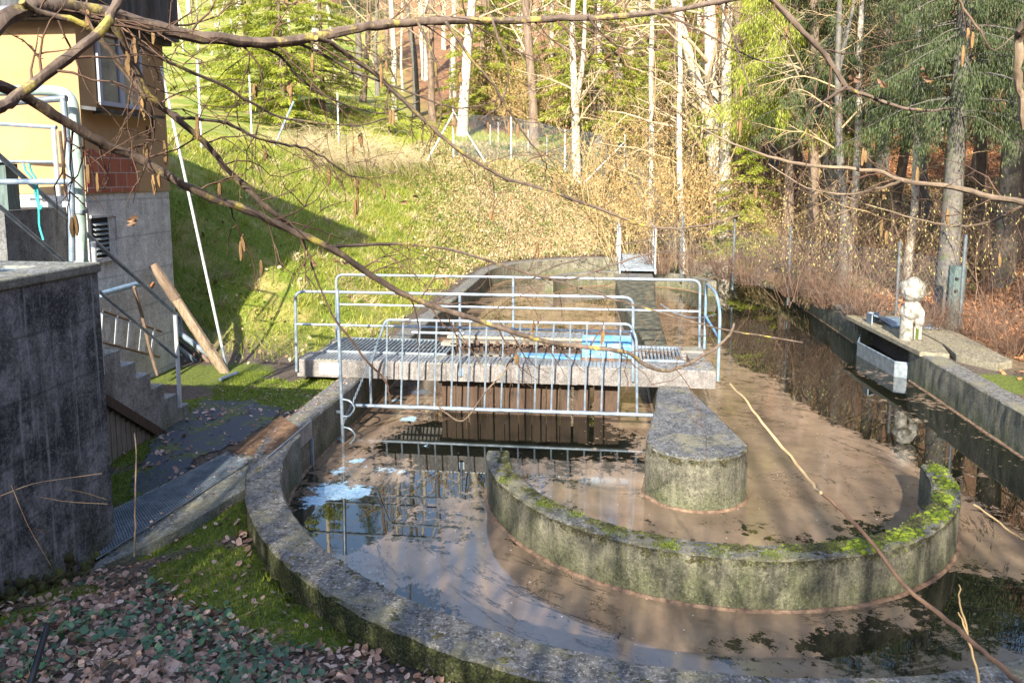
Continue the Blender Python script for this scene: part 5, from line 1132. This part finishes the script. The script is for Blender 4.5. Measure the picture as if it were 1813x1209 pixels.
a = np.concatenate([RNG.normal(c_, .006, 9) for c_ in RNG.uniform(pi, 2*pi, 60)]); n_ = len(a); r_ = np.repeat(R_IN+.02+RNG.random(60)*.3, 9)+RNG.normal(0, .02, n_); r_ = np.clip(r_, R_IN+.01, R_OUT-.01); clumps('moss_clumps', np.stack([r_*np.cos(a), r_*np.sin(a), np.full(n_, -.002)], 1), RNG.uniform(.006, .02, n_), 'darkmoss', wall)
a = np.concatenate([RNG.normal(c_, .035, 26) for c_ in RNG.uniform(pi+.15, 2*pi-.15, 34)]); a = np.clip(a, pi+.12, 2*pi-.08); n_ = len(a); r_ = 2.25+np.abs(RNG.normal(0, .06, n_)); r_ = np.clip(r_, 2.235, 2.45)
clumps('moss_clumps', np.stack([.31+r_*np.cos(a), -.25+r_*np.sin(a), np.full(n_, -.1)], 1), RNG.uniform(.012, .034, n_), 'olivemoss', cres, .6)
a = np.concatenate([RNG.normal(c_, s_, k_) for c_, s_, k_ in ((2*pi-.30, .035, 40), (2*pi-.47, .03, 30), (2*pi-.66, .04, 60), (2*pi-.92, .04, 50), (2*pi-1.13, .035, 50), (2*pi-.12, .03, 30))]); n_ = len(a); r_ = np.clip(RNG.normal(2.35, .05, n_), 2.25, 2.46)
clumps('moss_clumps', np.stack([.31+r_*np.cos(a), -.25+r_*np.sin(a), np.full(n_, -.1)], 1), RNG.uniform(.015, .04, n_), 'moss', cres, .65)
yb_ = RNG.uniform(-4.6, -2.9, 160); clumps('moss_clumps', np.stack([np.full(160, -5.095), yb_, ground_z(np.full(160, -5.0), yb_)+np.abs(RNG.normal(0, .06, 160))], 1), RNG.uniform(.02, .06, 160), 'olivemoss', blk, .9)
a = RNG.uniform(pi+.1, 2*pi-.1, 170); r_ = np.where(RNG.random(170) < .7, 2.25+RNG.random(170)*.06, 2.25+RNG.random(170)*.2); clumps('moss_clumps', np.stack([.31+r_*np.cos(a), -.25+r_*np.sin(a), np.full(170, -.1)], 1), RNG.uniform(.008, .022, 170), 'darkmoss', cres)
a = RNG.uniform(pi, 2*pi, 60); r_ = .55*np.where(RNG.random(60) < .6, 1, RNG.random(60)); clumps('moss_clumps', np.stack([.17+r_*np.cos(a), -.28+r_*np.sin(a), np.full(60, .03)], 1), RNG.uniform(.006, .018, 60), 'darkmoss', isl)
# small debris on the path and wall tops
xa, ya = scatter(2600, -6.4, -4.45, -3.0, 2.0, lambda x, y: np.full_like(x, .55))
zt = np.where(xa > -4.74, .004, -.078); kk = (xa > -4.74) | (ya > .4)
tag(lay_leaves('path_litter', xa[kk], ya[kk], .035, 'litter', .006, .6, .15, zt[kk]), kind='stuff', label='small leaf fragments scattered on the path and the wall top', cat='leaves')
print('veg', sum(len(o.data.polygons) for o in SC.objects if o.type == 'MESH'))

# ------------------------------------------------------------------ wire mesh fences
def fence(line, z_h, name, label, pitch=.09, postevery=1, wire='galv', post='white', group=None, mesh_=True, w=.0035):
    """line: list of (x,y,post?)"""
    e = empty(name, (line[0][0], line[0][1], float(ground_z(line[0][0], line[0][1]))), label, 'fence', group); T = Tubes()
    for (x0, y0), (x1, y1) in zip([l[:2] for l in line[:-1]], [l[:2] for l in line[1:]]):
        L = hypot(x1-x0, y1-y0); n = int(L/pitch); z0, z1 = float(ground_z(x0, y0)), float(ground_z(x1, y1))
        f_ = lambda s, h: np.array([x0+(x1-x0)*s/L, y0+(y1-y0)*s/L, z0+(z1-z0)*s/L+h])
        if mesh_:
            for k in range(-int(z_h/pitch), n+1):
                for sgn in (1, -1):
                    a_ = k*pitch; b_ = a_+z_h; ha, hb = 0, z_h
                    if a_ < 0: ha = -a_; a_ = 0
                    if b_ > L: hb = z_h-(b_-L); b_ = L
                    if b_ <= a_: continue
                    if sgn < 0: ha, hb = z_h-ha, z_h-hb
                    T.add([f_(a_, ha), f_(b_, hb)], w, 3, .5)
        for h in (.03, z_h/2, z_h-.02): T.add([f_(0, h), f_(L, h)], w, 3, .5)
    link('netting', T.mesh('netting', MAT[wire], False), e)
    for l in line:
        if len(l) > 2 and l[2]: z = float(ground_z(l[0], l[1])); MB().tube([(l[0], l[1], z-.3), (l[0], l[1], z+l[2])], .032, 8).build('post', MAT[post], e, True)
    return e
def g3(p, h=0): return np.array([p[0], p[1], float(ground_z(p[0], p[1]))+h])
cp = PG(803, 280); cr = PG(1105, 322)
L1 = [(*PG(357, 262), 2.1), (*PG(446, 245), 2.1), (*PG(600, 262), 2.0), (*cp, 2.05)]
fence(L1, 1.7, 'wire_fence', 'wire fence with thin steel posts along the meadow edge left of the corner post', .12, w=.003, mesh_=False)
L2 = [(*cp, 0), (*PG(905, 285), 1.9), (*PG(1000, 305), 1.7), (*cr, 1.9)]
f2 = fence(L2, 1.75, 'mesh_fence', 'chain-link fence with steel posts between the two braced corner posts', .085, w=.0035)
for p, q, h in ((cp, PG(752, 288), 1.75), (cp, PG(865, 293), 1.85), (cr, PG(1030, 325), 1.6)): MB().tube([g3(p, h), g3(q, -.1)], .035, 8).build('diagonal_brace', MAT['white'], f2, True)
bs = g3(PG(482, 262), 0); bd_ = hypot(bs[0]-CAM[0], bs[1]-CAM[1]); MB().tube([bs-[0, 0, .1], PD(520, 180, bd_+.4)], .035, 8).build('diagonal_brace', MAT['galv'], bpy.data.objects['wire_fence'], True)
L3 = [(*cr, 0), (*pos(1210, 340, 24.3), 1.7), (*pos(1300, 420, 23), 1.7), (*pos(1397, 480, 21), 1.7), (*pos(1590, 490, 18.6), 1.6), (*pos(1702, 530, 16.8), 1.9)]
fence(L3, 1.4, 'mesh_fence', 'thin wire fence with grey posts running along the right bank', .14, w=.0018, post='fencegrey')
for u, v in ((868, 262), (935, 272), (968, 285), (882, 255)):
    x, y = PG(u, v); tag(MB().tube([g3((x, y), -.2), g3((x, y), 1.0)], .022, 6).build('stake', MAT['white'], None, True), 'short pale stake standing behind the chain-link fence', 'stake', 'short stakes behind the fence')

# ------------------------------------------------------------------ hazel branches over the view, with catkins
hz = empty('hazel_tree', (-3.4, -9.2, float(ground_z(-3.4, -9.2))), 'hazel tree whose bare branches with catkins reach across the whole view from the upper left', 'tree')
TW = Tubes(); LIMB = []
def path3(pix, d0, d1):
    n = len(pix); return np.array([PD(u, v, d0+(d1-d0)*k/(n-1)) for k, (u, v) in enumerate(pix)])
def limb(pix, d0, d1, w0, w1, mat='hazelbark', par=None, twigs=8, tl=.35, tw=1.0, sm=4, name='limb'):
    """w0,w1: thickness in photo pixels"""
    P = path3(pix, d0, d1); Q = smooth_line(P, sm); n = len(Q); dd = np.linspace(d0, d1, n)
    r = np.linspace(w0, w1, n)/2/FPX*dd; r = r*(1+.07*np.sin(np.arange(n)*2.1)+.12*(RNG.random(n) < .12)); Q = Q+RNG.normal(0, .0016, Q.shape)
    V, F = tube(Q, r, 9 if w0 > 8 else 6); mb = MB(); mb.add(V+RNG.uniform(-.05, .05, V.shape)*r.mean(), F); mb.build(name, MAT[mat], hz if par is None else par, True)
    for _ in range(twigs):
        t = RNG.uniform(.12, .98); i = min(int(t*(n-1)), n-2); b = Q[i]; dr = Q[i+1]-Q[i]; dr /= np.linalg.norm(dr)
        side = np.cross(dr, ray(W/2, V0)); side /= np.linalg.norm(side); side *= RNG.choice([-1, 1])
        twig(b, dr*.55+side*RNG.uniform(.3, .9)+rv(.15), tl*RNG.uniform(.3, 1.2), r[i]*.3*tw)
    return Q
TIPS = []
def twig(b, d, L, r, lvl=1):
    r = min(max(r, .0011), .0035); n = max(4, int(L/.045)); P = [b]; d = d/np.linalg.norm(d); z_ = 1
    for i in range(n):
        d = d+rv(.16)+np.array([0, 0, -.05+.03*(i > n/2)]); k_ = np.cross(d, ray(W/2, V0)); d = d+k_/np.linalg.norm(k_)*.16*z_; z_ = -z_; d /= np.linalg.norm(d); P.append(P[-1]+d*L/n)
    P = np.array(P); TW.add(P, np.linspace(r, .0008, n+1), 4)
    for p in P[1:-1]:
        if RNG.random() < .55: q = rv(1); q /= np.linalg.norm(q); TW.add([p, p+q*.010], [.0019, .0008], 4)      # buds
    TIPS.append(P[-1]); TIPS.append(P[n//2])
    if lvl > 0:
        for _ in range(RNG.integers(1, 4)):
            i = RNG.integers(1, n); twig(P[i], d+rv(.7), L*RNG.uniform(.3, .65), r*.7, lvl-1)
B1 = limb([(-60, 130), (-10, 50), (40, 17), (110, 12), (200, 28), (310, 58), (400, 72), (480, 76), (540, 70), (620, 52), (680, 44), (760, 38), (830, 37), (920, 36), (1000, 33), (1080, 30), (1180, 20), (1310, -3), (1400, -20)], 2.2, 3.6, 25, 7, twigs=34, tl=.4)
limb([(-40, 215), (0, 190), (30, 172), (90, 125), (150, 80), (188, 45), (205, 10), (225, -40)], 2.0, 2.3, 18, 13, twigs=7, tl=.25)
B3 = limb([(-60, 145), (0, 155), (60, 180), (130, 225), (190, 258), (250, 285), (350, 340), (440, 373), (510, 405), (580, 437), (640, 475), (690, 508), (760, 540), (830, 562), (900, 585), (978, 607), (1064, 617), (1112, 625), (1142, 645), (1178, 657), (1216, 645), (1267, 616), (1292, 592), (1300, 572)], 2.2, 3.6, 17, 4, twigs=34, tl=.34)
limb([(198, 36), (228, 99), (265, 169), (300, 200), (364, 255), (407, 304), (460, 357), (500, 388), (530, 412)], 2.3, 2.75, 11, 8, twigs=8, tl=.3)
limb([(40, 5), (70, 22), (140, 40), (178, 68), (215, 120), (253, 166), (285, 190), (318, 208)], 2.3, 2.5, 10, 8, twigs=8, tl=.3)
limb([(175, 60), (232, 73), (298, 109), (380, 146), (447, 182), (494, 207), (570, 219), (636, 221), (692, 208)], 2.4, 3.2, 7, 2.5, twigs=16, tl=.3)
limb([(318, 208), (400, 219), (457, 245), (504, 256), (541, 263), (582, 285), (620, 311), (658, 314), (702, 304)], 2.5, 3.2, 6, 2, twigs=16, tl=.26)
limb([(430, 70), (494, 100), (541, 147), (595, 179), (636, 194), (689, 201), (740, 180)], 2.7, 3.3, 5, 2, twigs=14, tl=.28)
B9 = limb([(560, 66), (590, 80), (626, 105), (677, 141), (730, 194), (793, 251), (840, 285), (900, 317), (975, 338), (1059, 369), (1138, 399), (1200, 404), (1257, 397), (1309, 381)], 2.8, 3.8, 9, 3, twigs=22, tl=.32)
limb([(520, 72), (577, 100), (627, 128), (676, 145), (748, 174), (803, 191), (850, 186), (900, 170)], 2.8, 3.4, 5, 2, twigs=14, tl=.26)
limb([(580, 437), (640, 434), (700, 432), (790, 441), (880, 467), (951, 489), (1041, 514), (1103, 535), (1178, 556), (1267, 580), (1320, 590), (1420, 607)], 2.9, 3.9, 6.5, 2, twigs=18, tl=.3)
limb([(951, 489), (1010, 495), (1060, 478), (1140, 452), (1180, 445), (1235, 462)], 3.2, 3.6, 4, 1.8, twigs=4, tl=.15)
limb([(940, 495), (980, 472), (1040, 455), (1080, 438), (1140, 425), (1180, 412)], 3.2, 3.6, 3, 1.6, twigs=3, tl=.15)
limb([(740, 40), (768, 100), (773, 141), (781, 183), (779, 216), (762, 254)], 3.0, 3.2, 5, 2, twigs=5, tl=.2)
limb([(790, 40), (831, 100), (872, 147), (892, 183), (914, 216), (941, 254), (966, 290), (966, 305)], 3.0, 3.4, 5.5, 2, twigs=8, tl=.2)
limb([(870, 36), (894, 100), (900, 141), (886, 185), (868, 200), (850, 213)], 3.1, 3.3, 4.5, 2, twigs=5, tl=.16)
limb([(1040, 30), (1065, 60), (1100, 85), (1150, 85), (1185, 97)], 3.3, 3.5, 3.5, 1.6, twigs=3, tl=.15)
limb([(1270, 2), (1290, 40), (1310, 105), (1324, 145), (1328, 175)], 3.5, 3.6, 4.5, 2, twigs=3, tl=.15)
limb([(1160, 25), (1220, 45), (1290, 82), (1340, 105), (1400, 120)], 3.4, 3.7, 4, 1.6, twigs=5, tl=.2)
limb([(1330, -25), (1367, 0), (1424, 58), (1462, 99), (1499, 153), (1540, 172), (1598, 190), (1648, 196), (1690, 190)], 3.2, 3.8, 11, 3.2, twigs=10, tl=.3, name='limb')
limb([(1499, 153), (1470, 172), (1435, 200), (1425, 235), (1400, 262)], 3.4, 3.5, 5, 1.8, twigs=3, tl=.12)
rt = empty('hazel_branches', PD(1900, 360, 3.2), 'thin bare branches reaching into the view from the right edge above the weir', 'branches')
limb([(1880, 372), (1813, 360), (1740, 345), (1690, 333), (1600, 320), (1550, 303), (1450, 295), (1380, 283), (1300, 255), (1245, 228)], 2.8, 3.4, 11, 2.5, 'paleb', rt, 12, .3)
limb([(1600, 320), (1550, 335), (1500, 344), (1430, 333), (1360, 290)], 3.0, 3.3, 5, 2, 'paleb', rt, 5, .2)
limb([(1840, 345), (1810, 362), (1760, 390), (1700, 400), (1640, 392), (1560, 370), (1500, 350)], 2.9, 3.2, 5, 2, 'paleb', rt, 8, .25)
limb([(1690, -20), (1705, 15), (1735, 55), (1760, 90), (1800, 60)], 3.3, 3.5, 5, 2, 'paleb', rt, 7, .22)
limb([(1830, 20), (1806, 60), (1803, 120), (1806, 170), (1812, 230)], 1.2, 1.3, 14, 9, 'log', rt, 0, .1)
ds = empty('dead_stem', PZ(1830, 1230, .2), 'long pale dead stem rising from the lower right corner across the water', 'stem')
limb([(1830, 1225), (1790, 1195), (1740, 1150), (1680, 1100), (1600, 1035), (1530, 945), (1480, 895), (1440, 858), (1400, 808), (1350, 748), (1318, 706), (1294, 682)], 1.9, 2.8, 10, 2.5, 'twig', ds, 0, .2)
limb([(1452, 873), (1440, 858), (1400, 808), (1350, 748), (1318, 706), (1292, 680)], 2.36, 2.79, 6, 3, 'drytwig', ds, 0, .2)
limb([(1740, 1250), (1728, 1180), (1712, 1120), (1700, 1070), (1698, 1035)], 2.2, 2.4, 5, 2, 'goldtwig', ds, 0, .2)
limb([(1712, 1120), (1704, 1100), (1696, 1085)], 2.28, 2.3, 3.5, 2, 'goldtwig', ds, 0, .2)
limb([(1724, 893), (1760, 918), (1800, 948), (1830, 965)], 3.2, 3.3, 3, 3.2, 'drytwig', ds, 0, .2)
st2 = empty('dry_stalk', PZ(238, 975, -.25), 'single thin dry stalk standing before the steel grating at the left', 'stalk')
limb([(238, 985), (239, 930), (240, 860), (241, 800), (238, 768)], 4.6, 4.9, 3.5, 2, 'paleb', st2, 0, .2)
hg = empty('hanging_twig', PD(540, 430, 3.2), 'long thin twig hanging down in front of the bridge sign', 'twig')
limb([(536, 425), (552, 470), (567, 510), (590, 560), (620, 600), (650, 640), (678, 668), (690, 700), (692, 715)], 3.0, 3.1, 3, 4, 'twig', hg, 2, .08)
limb([(962, 560), (925, 605), (900, 650), (862, 690), (845, 715), (820, 745), (795, 735), (770, 715)], 3.5, 3.6, 4, 2.5, 'paleb', hz, 9, .16)
bw = empty('brown_hose', PZ(60, 1209, .1), 'short black hose end sticking up from the leaves in the lower left corner', 'hose')
a, b = PD(84, 1108, 4.4), PD(46, 1235, 4.1); MB().tube([a, b], .016, 9).build('hose_body', MAT['black'], bw, True)
link('twigs', TW.mesh('twigs', MAT['twig']), hz)
# thin dry weeds at the left block
wd_ = Tubes()
for pix in ([(0, 878), (60, 856), (130, 845), (180, 838)], [(70, 880), (120, 888), (190, 892)], [(118, 866), (150, 872), (188, 884)], [(60, 935), (85, 943)], [(20, 858), (50, 930), (90, 1000)], [(140, 1098), (160, 1080), (178, 1062)]):
    wd_.add(smooth_line(path3(pix, 3.9, 4.0)), .0022, 4)
tag(link('dry_weeds', wd_.mesh('dry_weeds', MAT['paleb'])), 'thin dry weed stalks in front of the dark tank block', 'weeds')
tips = np.array(TIPS); RNG.shuffle(tips); cnt = 0
for p in tips:
    if cnt >= 90: break
    v = p-CAM; dpt = hypot(v[0], v[1])
    if dpt < 1.8: continue
    for q in range(RNG.integers(1, 3)):
        L = RNG.uniform(.035, .075); o_ = rv(.008); top = p+o_; n = 5
        P = np.array([top+[0, 0, -L*t]+rv(.001) for t in np.linspace(0, 1, n)]); MB().tube(P, [.003, .0055, .006, .0055, .0025], 6).build('catkin', MAT['catkin'], hz, True); cnt += 1
# shrivelled leaves still hanging
C_ = []; 
for u, v in ((540, 455), (548, 462), (570, 450), (600, 458), (595, 452), (735, 345), (1095, 95), (1080, 100), (1510, 140), (1520, 137), (1560, 135), (1575, 148), (1630, 132), (1640, 140), (245, 395), (242, 390), (1090, 90)):
    C_.append(PD(u, v, 3.1 if u < 1200 else 3.5))
C_ = np.repeat(np.array(C_), 2, 0)+RNG.normal(0, .01, (len(C_)*2, 3)); D_ = RNG.normal(0, 1, (len(C_), 3))+[0, 0, -.8]; D_ /= np.linalg.norm(D_, axis=1, keepdims=True)
link('dry_leaves', leaf_cards(C_, D_, .038, .02, MAT['dryleaf'], 'dry_leaves', .5), hz)
